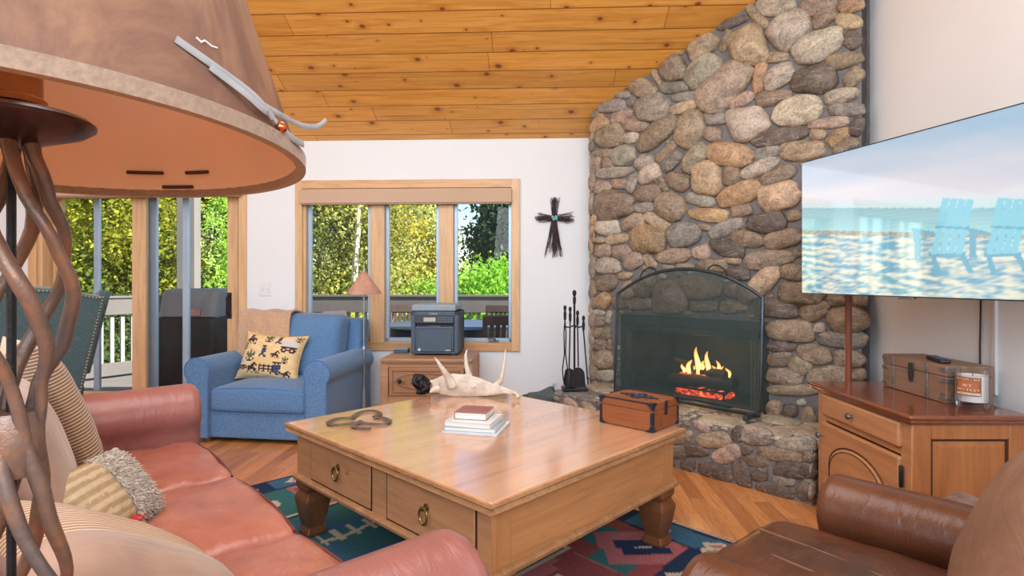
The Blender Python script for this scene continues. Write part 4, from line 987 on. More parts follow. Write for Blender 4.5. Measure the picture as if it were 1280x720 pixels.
m = MB(); m.rbox(-.372, -.01, .235, .372, .62, .395, .03, 20, seat_fn(31, .05, .004)); c = m.build('seat_cushion', DEN, bc_)
for zz in (.3862, .2438):
    m = MB(); m.tube([(.352 * u, -.0012 - .01 * (1 - u * u), zz + (.023 * (1 - u * u) if zz > .3 else 0)) for u in np.linspace(-1, 1, 16)], .005, 6); m.build('piping', DPI, c)
for s in (-1, 1):
    cx, cz, r = s * .475, .525, .095
    pr = [(cx - s * .1, .035), (cx - s * .1, .46)] + [(cx - s * .012 + r * math.cos(a) * -s * 1.05, cz + r * math.sin(a)) for a in np.linspace(R(-10), R(222), 22)] + [(cx + s * .06, .43), (cx + s * .06, .035)]
    m = MB(); m.prism(pr, 1, -.025, .80); a = m.build('arm', DEN, bc_, bevel=.012, seg=3)
    m = MB(); m.tube([(x, -.022, z) for x, z in pr], .0045, 6); m.build('piping', DPI, a)
m = MB(); m.rbox(-.47, .66, .035, .47, .86, .86, .04, 12, lambda p, h: p + Vector((0, .07 * (p.z / h.z + .3), 0))); m.build('back_frame', DEN, bc_)
def bk_fn(p, h):
    w = (1 - (p.x / h.x) ** 2) * (1 - (p.z / h.z) ** 2); n = .01 * mn.noise(Vector((p.x * 7, p.z * 7, 4)))
    return p + Vector((0, -.05 * w + .13 * p.z / h.z * .5 + n, .012 * (1 - (p.x / h.x) ** 2) * max(0, p.z / h.z)))
m = MB(); m.rbox(-.385, .47, .40, .385, .70, .90, .07, 18, bk_fn); c = m.build('back_cushion', DEN, bc_)
m = MB(); m.tube([(.372, .555 + .125 * (z - .42) / .5 - .04, z) for z in np.linspace(.46, .84, 8)] , .005, 6); m.build('piping', DPI, c)
for sx in (-.42, .42):
    for y in (.05, .74): m = MB(); m.box(sx - .03, y - .03, 0, sx + .03, y + .03, .037); m.build('foot', PINE_LEG, bc_, bevel=.004)
def BLU(x, y, z): c, s = math.cos(bth), math.sin(bth); return Vector((BC.x + c * x - s * y, BC.y + s * x + c * y, z))
# throw blanket over the left half of the back
TH_F = FABRIC('tan_throw', sr(180, 144, 114), sr(214, 180, 150), 120, bump=.6)
tw = T('throw_blanket', 'tan woven throw folded over the blue armchair back', 'blanket', BC, bth)
pth = [(.458, .47), (.455, .55), (.462, .64), (.48, .75), (.505, .86), (.545, .925), (.62, .945), (.70, .93), (.78, .91), (.93, .90), (.965, .84), (.965, .6)]
def throw(u, v):
    k = u * (len(pth) - 1); i = min(int(k), len(pth) - 2); t = k - i; y = pth[i][0] * (1 - t) + pth[i + 1][0] * t; z = pth[i][1] * (1 - t) + pth[i + 1][1] * t
    x = -.44 + v * .42 + (.02 * (v - .5) + .012 * math.sin(u * 9)) * (1 if u < .6 else .5)
    b = .018 * math.cos(v * PI - PI / 2) + .006 * math.sin(v * 17 + u * 6)
    return (x, y - .05 - (b if u < .5 else 0), z + (.006 * math.sin(v * 13) if .35 < u < .7 else 0) + (.012 * math.sin(v * 5) if u < .1 else 0))
m = MB(); m.grid(throw, 44, 26); o = m.build('cloth', TH_F, tw); s_ = o.modifiers.new('t', 'SOLIDIFY'); s_.thickness = .014
# western print pillow
BM = dict(
 horse=("......XX....", ".....XXXX...", "....XXX.XX..", "X.XXXXX.....", "XXXXXXXX....", "X.XXXXXXX...", "..XX...XX...", "..X.X..X.X..", ".X...X..X.X."),
 wagon=(".OOOOOOO..", "OOOOOOOOO.", "OOOOOOOOO.", "OOOOOOOOO.", "XXXXXXXXXX", ".XXX..XXX.", "XX.XXXX.XX", ".XXX..XXX."),
 rider=("....XXX.....", "....BB......", "...BBBX.....", "...BB.XXX...", "..XXXXXXXX..", ".XXXXXXX.X..", "X.XX..XX....", "..X.X..X.X..", ".XX..X..XX.."),
 man=(".XXX.", "..X..", ".BBX.", ".BBB.", ".BBX.", ".BB..", "XBBB.", "X..XX"),
 cactus=("..G..", "G.G.G", "GGGGG", ".GGG.", "G.G.G", ".XXX."),
 fence=("X..X..X..X", "XXXXXXXXXX", "X..X..X..X", "XXXXXXXXXX", "X..X..X..X", "G.GG..G.GG"))
INK = {'X': sr(70, 52, 58), 'B': sr(64, 84, 120), 'O': sr(206, 204, 204), 'G': sr(104, 104, 84)}
PL = [('rider', -.6, .62, .30), ('cactus', -.05, .74, .17), ('man', .28, .70, .13), ('wagon', .64, .42, .32), ('cactus', .86, .80, .12), ('man', -.10, .14, .15), ('horse', .30, .04, .2), ('cactus', -.52, -.08, .2), ('wagon', -.80, -.48, .24), ('horse', -.36, -.58, .30), ('fence', .08, -.55, .28), ('man', .34, -.52, .17), ('man', .46, -.5, .15), ('horse', .74, -.72, .22), ('cactus', -.84, .30, .12), ('cactus', .62, -.14, .12)]
def west(u, v, sd):
    for nm, cx, cy, w in PL:
        b = BM[nm]; cw = len(b[0]); ch = len(b); px_ = 2 * w / cw * .82; a_ = px_ * 1.25
        i = math.floor((u - cx) / px_ + cw / 2); j = math.floor((cy - v) / a_ + ch / 2)
        if 0 <= i < cw and 0 <= j < ch and b[j][i] in INK: return INK[b[j][i]]
    n = mn.noise(Vector((u * 3, v * 6, 1))); return sr(232, 196 - 14 * n, 140 - 30 * n) if n < .1 else sr(238, 208, 158)
p = T('western_pillow', 'cream pillow printed with horses and covered wagons on the blue armchair', 'pillow', BLU(-.085, .335, .585), 0); p.rotation_euler = (R(-20), R(4), bth)
m = MB(); m.pillow(.26, .19, .095, 130, west, .13); m.build('pillow_cover', ATTR('printed_canvas', .9, .08, 200, .25, 300, spec=.15), p)
m = MB(); q = [(u, -1) for u in np.linspace(-1, 1, 14)] + [(1, v) for v in np.linspace(-1, 1, 14)[1:]] + [(u, 1) for u in np.linspace(1, -1, 14)[1:]] + [(-1, v) for v in np.linspace(1, -1, 14)[1:-1]]
m.tube([(.245 * u * (1 - .13 * (1 - v * v) * u * u) * 1.06, 0, .19 * v * (1 - .13 * (1 - u * u) * v * v)) for u, v in q], .005, 6, closed=True); m.build('piping', M('gold_piping', sr(206, 172, 116), .9, .1), p)

# ================================================================ teal wing chair behind the sofa
TEA = FABRIC('teal_velvet', sr(58, 80, 84), sr(92, 116, 120), 150, bump=.15)
NAIL = M('nailhead', sr(196, 190, 176), .3, .1, metal=.8)
wc = T('wing_chair', 'teal grey wing chair with silver nailhead trim by the patio door', 'armchair', (-3.14, 3.45, 0), R(244))
def sheet(fn, th, name, n=(12, 12)):
    m = MB(); m.grid(fn, *n); o = m.build(name, TEA, wc); s = o.modifiers.new('t', 'SOLIDIFY'); s.thickness = th; s.offset = 0
    b = o.modifiers.new('b', 'BEVEL'); b.width = .012; b.segments = 3; b.limit_method = 'ANGLE'; return o
m = MB(); m.rbox(-.35, -.36, .20, .35, .32, .36, .03, 8); m.build('seat_base', TEA, wc)
m = MB(); m.rbox(-.30, -.38, .36, .30, .22, .49, .05, 10, seat_fn(8, .02, .002)); m.build('seat_cushion', TEA, wc)
def bkp(u, v): x = (v - .5) * 2; w = .26 + .10 * u; return (x * w, .30 + .16 * u, .30 + .835 * u - (.035 * x * x * u) + .015 * u * math.cos(x * 3))
back = sheet(bkp, .09, 'back')
for s in (-1, 1):
    def wing(u, v, s=s): w = .26 + .1 * (.36 + .64 * v); return (s * (w + .02 + .06 * u * v), .30 + .16 * (.36 + .64 * v) - u * (.36 - .12 * v), .60 + .525 * v * (1 - .18 * u * u))
    sheet(wing, .06, 'wing')
    m = MB(); cx, cz, r = s * .29, .50, .05
    pr = [(cx - .045, .2), (cx - .045, .47)] + [(cx - r * math.cos(a), cz + r * math.sin(a)) for a in np.linspace(R(-30), R(210), 16)] + [(cx + .045, .47), (cx + .045, .2)]
    m.prism(pr, 1, -.30, .30); m.build('arm', TEA, wc, bevel=.012, seg=3)
def nail_line(pts, name):
    m = MB(); L = 0; pts = [Vector(p) for p in pts]
    for a, b in zip(pts, pts[1:]):
        n = max(1, int((b - a).length / .017))
        for i in range(n): m.ball(a.lerp(b, i / n), .0068, 6)
    return m.build(name, NAIL, wc)
def bo(u, v): q = Vector(bkp(u, v)); return q + Vector((0, .048, -.008))
nail_line([bo(k / 10, .035) for k in range(11)] + [bo(.985, k / 12) for k in range(1, 12)] + [bo(1 - k / 10, .965) for k in range(11)], 'nailhead_trim')
for sx in (-.3, .3):
    for y in (-.3, .28): m = MB(); m.tube([(sx, y, .21), (sx * 1.03, y * 1.08, 0)], [.028, .017], 10); m.build('leg', PINE_LEG, wc)

# ================================================================ brown leather armchair, lower right
BRN = LEATHER('brown_leather', sr(64, 36, 24), sr(108, 66, 44), .33, sr(128, 88, 64))
BRN2 = LEATHER('brown_leather_smooth', sr(84, 48, 30), sr(112, 68, 46), .32)
BRN3 = LEATHER('pale_worn_leather', sr(120, 88, 70), sr(156, 120, 100), .42, sr(184, 152, 132))
lth = R(221.4); LC = Vector((.69, 1.475, 0))
lc = T('leather_armchair', 'dark brown leather club armchair with rolled arms near the cabinet', 'armchair', LC, lth)
m = MB(); m.box(-.36, .0, .08, .36, .82, .26); m.build('seat_base', BRN2, lc, bevel=.02, seg=3)
def bs(p, h):
    q = seat_fn(55, .035, .008)(p, h); return q
m = MB(); m.rbox(-.285, -.13, .25, .285, .62, .475, .06, 22, bs); c = m.build('seat_cushion', BRN, lc)
def sz(x, y):
    u, v = x / .272, (y - .215) / .345; return .475 + .035 * (1 - u * u) * (1 - .5 * v * v) + .0015
for x in (-.10, .03):
    m = MB(); m.tube([(x + .22 * (y + .13) * (1 if x < 0 else .7), y, sz(x + .22 * (y + .13), y) - .003) for y in np.linspace(-.09, .5, 16)], .0035, 5); m.build('seam', M('leather_seam', sr(128, 92, 72), .5, .1), c)
for s in (-1, 1):
    cx, cz, r = s * .375, .51, .098
    pr = [(cx - s * .078, .08), (cx - s * .078, .44)] + [(cx + r * math.cos(a) * -s, cz + r * math.sin(a)) for a in np.linspace(R(-30), R(215), 22)] + [(cx + s * .08, .44), (cx + s * .08, .08)]
    m = MB(); m.prism(pr, 1, -.02, .84); m.build('arm', BRN2, lc, bevel=.03, seg=4)
m = MB(); m.rbox(-.46, .76, .1, .46, .98, .86, .08, 12, lambda p, h: p + Vector((0, .08 * p.z / h.z, 0))); m.build('back_frame', BRN2, lc)
def bf(p, h):
    w = (1 - (p.x / h.x) ** 2) * (1 - (p.z / h.z) ** 2); n = .018 * mn.noise(Vector((p.x * 6, p.z * 5, 9)))
    return p + Vector((0, -.06 * w + .16 * p.z / h.z * .5 + n, 0))
m = MB(); m.rbox(-.335, .46, .46, .335, .80, .95, .12, 22, bf); m.build('back_cushion', BRN3, lc)
for sx in (-.38, .38):
    for y in (.04, .78): m = MB(); m.lathe([(.026, 0), (.034, .03), (.03, .085)], 12, (sx, y, 0)); m.build('foot', PINE_LEG, lc)
# ================================================================ twisted iron lamp in the foreground
LX, LY = -.44, .5
lamp = T('twisted_iron_lamp', 'twisted iron floor lamp with a brown leather shade in the foreground', 'lamp', (LX, LY, 0))
ROD = NT('rusted_iron'); v_ = ROD.coord(); n_ = ROD.noise(v_, 14, 5, .7); f_ = ROD.noise(v_, 90, 4, .7)
ROD.set(Base_Color=ROD.ramp(n_, [(.35, sr(96, 86, 84)), (.52, sr(126, 100, 86)), (.68, sr(158, 108, 78))]), Roughness=ROD.math('MULTIPLY_ADD', f_, .3, .22), Metallic=.3); ROD.bump(f_, .35, .003); ROD = ROD.m
def srad(z):                              # radius of the cage of rods with height
    ks = [(0.02, .13), (.10, .05), (.22, .02), (.32, .052), (.44, .052), (.56, .022), (.66, .045), (.78, .055), (.9, .045), (1.0, .025), (1.06, .018), (1.10, .022), (1.15, .038), (1.19, .045), (1.235, .039), (1.28, .024), (1.315, .016), (1.33, .013)]
    for (a, r0), (b, r1) in zip(ks, ks[1:]):
        if z <= b: t = (z - a) / (b - a); t = t * t * (3 - 2 * t); return r0 + (r1 - r0) * t
    return ks[-1][1]
for k in range(6):
    m = MB(); pts = []; a0 = 2 * PI * k / 6 + .3; N = 110
    for i in range(N + 1):
        z = .02 + 1.31 * i / N; a = a0 - z * 10.5; r = srad(z); pts.append((r * math.cos(a), r * math.sin(a), z))
    m.tube(pts, [.0058 + .0008 * math.sin(i * .35 + k) for i in range(N + 1)], 10); m.build('twisted_rod', ROD, lamp)
m = MB(); m.tube([(0, 0, .01), (0, 0, 1.34)], .0035, 8); m.build('centre_rod', BLACK, lamp)
for zc in (1.055, .56, .22): m = MB(); m.lathe([(.019, -.028), (.023, -.014), (.024, 0), (.023, .014), (.019, .028)], 14, (0, 0, zc)); m.build('collar', ROD, lamp)
m = MB(); m.lathe([(.002, 0), (.15, 0), (.155, .008), (.14, .016), (.03, .024), (.002, .026)], 32); m.build('base', ROD, lamp)
m = MB(); m.lathe([(.012, 1.315), (.028, 1.322), (.053, 1.331), (.061, 1.337), (.0615, 1.34), (.057, 1.344), (.03, 1.35), (.012, 1.352)], 32); o = m.build('drip_pan', M('polished_dark_iron', sr(84, 70, 72), .28, .3, 20, metal=.85), lamp)
m = MB(); m.lathe([(.016, 1.35), (.025, 1.353), (.025, 1.358), (.022, 1.36), (.022, 1.40), (.018, 1.405), (.018, 1.43)], 20); o = m.build('socket', M('socket_brass', sr(176, 128, 84), .35, .3, 30, metal=.6), lamp)
SLOT = M('dark_slot', sr(70, 38, 26), .8)
HIDE = NT('brown_hide'); v_ = HIDE.coord((1, 1, .45)); n_ = HIDE.noise(v_, 9, 6, .7, .6); b_ = HIDE.noise(HIDE.coord(), 3, 3)
hc = HIDE.ramp(n_, [(.3, sr(84, 56, 48)), (.5, sr(116, 82, 64)), (.7, sr(156, 118, 90))]); hc = HIDE.mix(HIDE.math('MULTIPLY', b_, .4), hc, sr(92, 60, 56)); HIDE.set(Base_Color=hc, Roughness=.6); HIDE.bump(n_, .15, .004); HIDE = HIDE.m
LIN = M('shade_lining', sr(228, 198, 174), .8, .05, 6); EDGE = FABRIC('suede_edge', sr(142, 120, 103), sr(164, 142, 124), 200)
RZ, RR, RT, ZT = 1.315, .24, .135, 1.63
shade = bpy.data.objects.new('lamp_shade', None); C.objects.link(shade); shade.parent = lamp
def cone(z): return RR + (RT - RR) * (z - RZ) / (ZT - RZ)
def tilt(o): o.rotation_euler = (R(-1.6), 0, 0); o.location = (0, 0, RZ); return o
def cn(r_off, n=72, k=8):
    m = MB()
    m.grid(lambda u, v: ((cone(RZ + v * (ZT - RZ)) + r_off) * math.cos(2 * PI * u), (cone(RZ + v * (ZT - RZ)) + r_off) * math.sin(2 * PI * u), v * (ZT - RZ)), n, k); return m
tilt(shade)
cn(0).build('shade_hide', HIDE, shade, weld=True); cn(-.003).build('shade_lining', LIN, shade, weld=True)
m = MB(); m.tube([(RR * math.cos(t), RR * math.sin(t), .004) for t in np.linspace(0, 2 * PI, 97)[:-1]], .0105, 10, closed=True, flat=(1, 0, 0))
m.v = []; m.f = []; m.grid(lambda u, v: ((cone(RZ) + [.0035, .0035, -.005, -.005][min(3, int(v * 3 + .5))]) * math.cos(2 * PI * u), (cone(RZ) + [.0035, .0035, -.005, -.005][min(3, int(v * 3 + .5))]) * math.sin(2 * PI * u), [.0095, -.003, -.003, .006][min(3, int(v * 3 + .5))]), 96, 3)
m.build('rim_binding', EDGE, shade, weld=True)
m = MB(); m.tube([(RT * math.cos(t), RT * math.sin(t), ZT - RZ) for t in np.linspace(0, 2 * PI, 65)[:-1]], .005, 8, closed=True)
for a in (0, 2.1, 4.2): m.tube([(0, 0, ZT - RZ - .06), (RT * math.cos(a), RT * math.sin(a), ZT - RZ)], .003, 6)
m.tube([(0, 0, 1.41 - RZ), (0, 0, ZT - RZ - .05)], .004, 6)
m.build('wire_spider', BLACK, shade)
for a, dz, w in ((R(97), .026, .19), (R(80), .026, .14), (R(87.5), .009, .17)):       # slots cut through the lining
    m = MB()
    pts = [((cone(RZ + dz) - .0045) * math.cos(a + w * (k - 3) / 6), (cone(RZ + dz) - .0045) * math.sin(a + w * (k - 3) / 6), dz) for k in range(7)]
    m.tube(pts, .0022, 6); m.build('lace_slot', SLOT, shade)
# leather lace with a copper bead
LACE = M('grey_suede_lace', sr(150, 150, 152), .8, .15, 40)
def SP(a, dz, off=.004): r = cone(RZ + dz) + off; return (r * math.cos(a), r * math.sin(a), dz)
lac = bpy.data.objects.new('leather_lace', None); C.objects.link(lac); lac.parent = shade
def strap(pts, w, name='strand'):
    P = [Vector(p) for p in pts]; out = []
    for i in range(len(P) - 1):
        a = P[max(i - 1, 0)]; b = P[i]; c = P[i + 1]; d = P[min(i + 2, len(P) - 1)]
        for k in range(5):
            t = k / 5; out.append(.5 * ((2 * b) + (c - a) * t + (2 * a - 5 * b + 4 * c - d) * t * t + (3 * b - a - 3 * c + d) * t ** 3))
    out.append(P[-1]); m = MB(); m.tube(out, w, 8, flat=tuple(Vector((out[0].x, out[0].y, 0)).normalized())); return m.build(name, LACE, lac)
a_ = lambda d: R(d)
LA = -4                                    # bead direction round the shade
strap([SP(a_(-26), .052, .002), SP(a_(-22), .046, .003), SP(a_(-16), .038, .005), SP(a_(-10), .030, .007), SP(a_(-5), .020, .006)], .0030)
strap([SP(a_(-20), .040, .003), SP(a_(-14), .028, .008), SP(a_(-9), .020, .009), SP(a_(-6), .025, .006), SP(a_(-3), .014, .006)], .0028)
strap([SP(a_(-9), .028, .005), SP(a_(-2), .027, .008), SP(a_(6), .028, .014), SP(a_(12), .034, .026), SP(a_(15), .045, .038)], .0026)
strap([SP(a_(-4), .019, .005), SP(a_(0), .012, .007), SP(a_(4), .010, .009), SP(a_(7), .011, .011)], .0032)
m = MB(); m.ball(SP(a_(-3), .014, .007), .0052, 12); m.build('copper_bead', M('copper', sr(196, 104, 72), .2, .1, metal=.95), lac)
m = MB(); m.tube([SP(a_(-21), .062, .0004), SP(a_(-20), .060, .0004), SP(a_(-19), .063, .0004), SP(a_(-17.5), .061, .0004), SP(a_(-16), .062, .0004)], .0008, 5); m.build('chalk_mark', M('pale_mark', sr(220, 222, 226), .8), shade)

# ================================================================ small floor lamp by the window
fz = 4.62; fb = D(455, 348, fz)
fl_ = T('floor_lamp', 'slim grey floor lamp with small coppery cone shade by the window', 'lamp', (fb.x, fz, 0))
STL = M('brushed_steel', sr(168, 172, 176), .3, .1, 30, metal=.7)
m = MB(); m.tube([(0, 0, .02), (0, 0, .62)], .011, 10); m.tube([(0, 0, .62), (0, 0, 1.14)], .0075, 10); m.lathe([(.016, .61), (.018, .625), (.012, .65)], 12); m.lathe([(.024, .2), (.02, .26), (.014, .30), (.013, .33)], 12); m.build('pole', STL, fl_)
m = MB(); m.lathe([(.002, 0), (.14, 0), (.14, .014), (.03, .024), (.022, .20), (.002, .2)], 28); m.build('base', STL, fl_)
m = MB(); m.lathe([(.143, 1.075), (.012, 1.262), (.009, 1.262), (.139, 1.074)], 28, cap=False); m.build('lamp_shade', M('mica_shade', sr(190, 142, 122), .6, .2, 14), fl_)
m = MB(); m.tube([(0, 0, 1.1), (0, 0, 1.33)], .0055, 8); m.ball((0, 0, 1.335), .008, 8); m.build('finial', STL, fl_)

# ================================================================ night stand with printer
NST = WOOD('nightstand_pine', sr(166, 120, 84), sr(196, 150, 112), .42, 0, 6, dark=sr(104, 64, 38))
NSD = WOOD('nightstand_carving', sr(146, 102, 70), sr(176, 130, 94), .5, 0, 9, dark=sr(84, 50, 30))
NH = .585; nx0 = G(473, 449.5, NH); nx1 = G(591, 448.5, NH)
NC = Vector(((nx0.x + nx1.x) / 2, (nx0.y + nx1.y) / 2 + .02, 0)); nw = (nx1.x - nx0.x) / 2
ns = T('nightstand', 'carved pine nightstand with one drawer under the printer', 'nightstand', NC, TH)
nd = .54
m = MB(); m.box(-nw, -.02, NH - .022, nw, nd, NH); m.box(-nw + .012, -.012, NH - .034, nw - .012, nd, NH - .02); m.build('top', NST, ns, bevel=.006, seg=3)
m = MB()
for s in (-1, 1): m.box(s * (nw - .03) - .03, 0, 0, s * (nw - .03) + .03, .06, NH - .03); m.box(s * (nw - .03) - .03, nd - .06, 0, s * (nw - .03) + .03, nd, NH - .03); m.box(s * (nw - .02) - .01, .05, .08, s * (nw - .02) + .01, nd - .05, NH - .03)
m.box(-nw + .05, .01, .06, nw - .05, nd - .02, .30); m.box(-nw + .05, .005, NH - .07, nw - .05, .06, NH - .03); m.build('case', NST, ns, bevel=.004)
dw = bpy.data.objects.new('drawer', None); C.objects.link(dw); dw.parent = ns
m = MB(); m.box(-nw + .066, -.004, .30, nw - .066, .06, NH - .07); m.build('drawer_front', NSD, dw, bevel=.006)
m = MB(); k = .235; zc = .415
m.tube([(-nw + .1, -.006, .33), (nw - .1, -.006, .33), (nw - .1, -.006, NH - .09), (-nw + .1, -.006, NH - .09)], .008, 6, closed=True)
m.tube([(k * math.cos(t), -.008, zc + .06 * math.sin(t)) for t in np.linspace(0, 2 * PI, 30)[:-1]], .006, 6, closed=True)
for j in range(7): m.tube([(-.18 + j * .06, -.008, zc - .02), (-.165 + j * .06, -.011, zc + .0), (-.15 + j * .06, -.008, zc - .035)], .006, 6)
m.build('carving', NSD, dw)
for s in (-1, 1): m = MB(); m.lathe([(.009, 0), (.009, .012), (.017, .018), (.015, .026), (.004, .03)], 14); m.build('knob', BLACK, dw, loc=(s * .20, -.004, zc), rot=(R(90), 0, 0))
# printer
PR = M('grey_blue_plastic', sr(74, 88, 104), .42, .06, 20); PRL = M('pale_grey_plastic', sr(140, 156, 168), .45, .05, 20); PRD = M('dark_plastic', sr(34, 38, 46), .4, .1); PRP = M('panel_grey', sr(92, 104, 120), .5, .05)
pb = G(541.5, 444.5, NH)
pn = T('printer', 'dark blue grey laser printer standing on the nightstand', 'printer', (pb.x + .01, pb.y, NH + .001), R(-3))
w, d, h = .19, .36, .405
m = MB(); m.box(-w, .0, .012, -w + .035, d, h - .055); m.box(w - .035, 0, .012, w, d, h - .055); m.box(-w, .10, .012, w, d, h - .055); m.box(-w, .0, .012, w, .1, .03); m.box(-w, 0, h - .09, w, .1, h - .055); m.build('body', PR, pn, bevel=.006)
m = MB(); m.box(-w + .005, .0, h - .052, w - .02, d - .01, h); m.build('scanner_lid', PRL, pn, bevel=.01, seg=3)
m = MB(); m.prism([(-.012, h - .15), (-.004, h - .085), (.1, h - .085), (.1, h - .15)], 0, -w + .032, w - .032); cp = m.build('control_panel', PRD, pn, bevel=.004)
m = MB(); m.prism([(-.0135, h - .135), (-.0085, h - .102), (-.006, h - .102), (-.01, h - .135)], 0, -.085, .01); m.build('display', M('display', sr(168, 164, 150), .3, .05), cp, smooth=False)
m = MB(); q = random.Random(1)
for i in range(6):
    for j in range(3): m.box(.03 + i * .02, -.0135 + j * .002, h - .14 + j * .016, .042 + i * .02, -.006, h - .131 + j * .016)
m.build('buttons', PRP, cp, smooth=False)
m = MB(); m.box(-w + .036, .03, .235, w - .036, .1, h - .15); m.build('output_slot', PRD, pn, smooth=False)
m = MB(); m.prism([(-.01, .215), (.09, .245), (.09, .252), (-.01, .225)], 0, -w + .04, w - .04); m.box(-.06, -.014, .226, .05, .02, .236); m.build('output_tray', PRP, pn, bevel=.003)
m = MB(); m.box(-w + .05, -.012, .03, w - .05, .02, .20); m.box(-w + .036, -.004, .03, w - .036, .02, .225); m.build('paper_drawer', PR, pn, bevel=.005)
m = MB(); m.box(-w + .06, -.0128, .036, -w + .08, -.011, .058); m.box(w - .10, -.0128, .04, w - .06, -.0115, .046); m.build('sticker', M('sticker', sr(200, 206, 212), .5), pn, smooth=False)
text('brand_lettering', 'Canon', .026, M('grey_letters', sr(176, 184, 194), .5), pn, (-.01, -.0012, h - .071), (R(90), 0, 0))
m = MB(); m.box(-w + .02, .02, 0, -w + .06, d - .02, .013); m.box(w - .06, .02, 0, w - .02, d - .02, .013); m.build('foot', PRD, pn)
sbp = G(420 + 84, 437, NH); sbp = G(502, 441, NH)
sb = T('router_box', 'small flat grey box left of the printer on the nightstand', 'box', (sbp.x, sbp.y + .02, NH + .001), 0)
m = MB(); m.box(-.06, -.04, 0, .055, .06, .028); m.build('case', PR, sb, bevel=.004); m = MB(); m.box(-.063, -.043, .028, .058, .063, .034); m.build('lid', PRL, sb, bevel=.002)
# ================================================================ television
tvw, tvh = 1.21, .69; TA = R(-76.5); TL = Vector((1.52, 2.99, 1.12)); TX = Vector((math.cos(TA), math.sin(TA), 0)); TN_ = Vector((math.sin(TA), -math.cos(TA), 0))
tv = T('television', 'large flat screen television showing a beach with pale blue chairs', 'television', TL + TX * (tvw / 2), TA)
m = MB(); m.box(-tvw / 2, .003, 0, tvw / 2, .03, tvh); m.build('bezel', M('tv_frame', sr(70, 84, 96), .3, .1, metal=.6), tv, bevel=.003)
m = MB(); m.rbox(-.42, .028, .08, .42, .07, .52, .02, 6); m.build('back_housing', PRD, tv)
m = MB(); m.box(-.035, -.002, -.008, .035, .02, .001); m.build('sensor_tab', GREYMET, tv, bevel=.002)
e_ = loc_t = TL + TX * (tvw / 2)
m = MB(); m.box(-.1, .07, .25, .1, .09, .45); m.tube([(0, .08, .35), (.12, .20, .35), (.26, .285, .35)], .018, 8); m.build('mount_arm', BLACK, tv)
def tvuv(px, py):                          # where a sight line meets the screen
    d = Vector(((px - 640) / F, 1, -(py - HZ) / F)); o = Vector((0, 0, EY)); t = (TL - o).dot(TN_) / d.dot(TN_); p = o + d * t - TL
    return p.dot(TX) / tvw, p.z / tvh
def inpoly(x, y, P):
    r = False; j = len(P) - 1
    for i in range(len(P)):
        if (P[i][1] > y) != (P[j][1] > y) and x < (P[j][0] - P[i][0]) * (y - P[i][1]) / (P[j][1] - P[i][1]) + P[i][0]: r = not r
        j = i
    return r
hzL, hzR = tvuv(1004, 259.5), tvuv(1275, 259.5)
def chair_p(sx):
    S = lambda pts: [tvuv(x + sx, y) for x, y in pts]
    out = []
    for k in range(4):
        f0, f1 = k / 4 + .012, (k + 1) / 4 - .012
        lx = lambda f, a, b: (a[0] + (b[0] - a[0]) * f, a[1] + (b[1] - a[1]) * f)
        out.append(S([lx(f0, (1178, 246.5), (1219, 249)), lx(f1, (1178, 246.5), (1219, 249)), lx(f1, (1170, 282), (1210, 284)), lx(f0, (1170, 282), (1210, 284))]))
        out.append(S([lx(f0, (1171, 285), (1211, 287)), lx(f1, (1171, 285), (1211, 287)), lx(f1, (1163, 318), (1204, 318)), lx(f0, (1163, 318), (1204, 318))]))
    return out, [S([(1169, 281), (1213, 283), (1213, 287), (1169, 285)]), S([(1161, 316), (1208, 316), (1208, 322), (1161, 322)]), S([(1163, 320), (1170, 320), (1178, 344), (1171, 346)]), S([(1200, 320), (1208, 320), (1219, 342), (1211, 343)]), S([(1139, 284), (1168, 290), (1168, 296), (1139, 289)]), S([(1142, 289), (1150, 291), (1152, 322), (1143, 324)])]
CHS = [chair_p(0), chair_p(70)]
def tv_col(u, v):
    h = hzL[1] + (hzR[1] - hzL[1]) * (u - hzL[0]) / (hzR[0] - hzL[0])
    for sl, fr in CHS:
        for P in sl:
            if inpoly(u, v, P): return sr(128, 204, 222)
        for P in fr:
            if inpoly(u, v, P): return sr(96, 172, 196)
    t = (v - h) / max(.05, 1 - h); n = mn.noise(Vector((u * 3, v * 9, 0)))
    if t > 0:
        a = sr(222, 218, 224); b = sr(150, 190, 216); k = max(0, min(1, t * 1.1 - .18 + .25 * n + .2 * (u - .4)))
        c = [a[i] * (1 - k) + b[i] * k for i in range(3)]
        if t < .2: c = [c[i] * (t / .2) + sr(190, 222, 226)[i] * (1 - t / .2) for i in range(3)]
        return (*c, 1)
    w = -t * (1 - h) / h if False else (h - v) / h
    if w < .26 + .03 * u:
        k = w / .28; a = sr(132, 186, 196); b = sr(164, 214, 218); s = .05 * math.sin(v * 260 + n * 6)
        return tuple(max(0, a[i] * (1 - k) + b[i] * k + s * .4) for i in range(3)) + (1,)
    if w < .31 + .03 * u: return sr(150, 150, 140) if mn.noise(Vector((u * 60, v * 80, 2))) > 0 else sr(176, 176, 160)
    q = mn.noise(Vector((u * 13 + v * 9, v * 34, 3))) + .55 * mn.noise(Vector((u * 34, v * 70 - u * 12, 5)))
    k = max(0, min(1, .5 + q * 1.5)); a = sr(96, 166, 192); b = sr(226, 226, 206)
    return tuple(a[i] * (1 - k) + b[i] * k for i in range(3)) + (1,)
m = MB(); m.grid(lambda u, v: ((u - .5) * (tvw - .012), 0, .005 + v * (tvh - .012)), 250, 140, tv_col)
TVM = NT('lit_screen'); at = TVM.n('ShaderNodeAttribute'); at.attribute_name = 'Col'
TVM.set(Base_Color=(.02, .02, .02, 1), Roughness=.06, Emission_Color=at.outputs['Color'], Emission_Strength=1.2); TVM.set(Coat_Weight=1.0, Coat_Roughness=.04, Coat_IOR=2.3)
m.build('screen', TVM.m, tv, smooth=False)
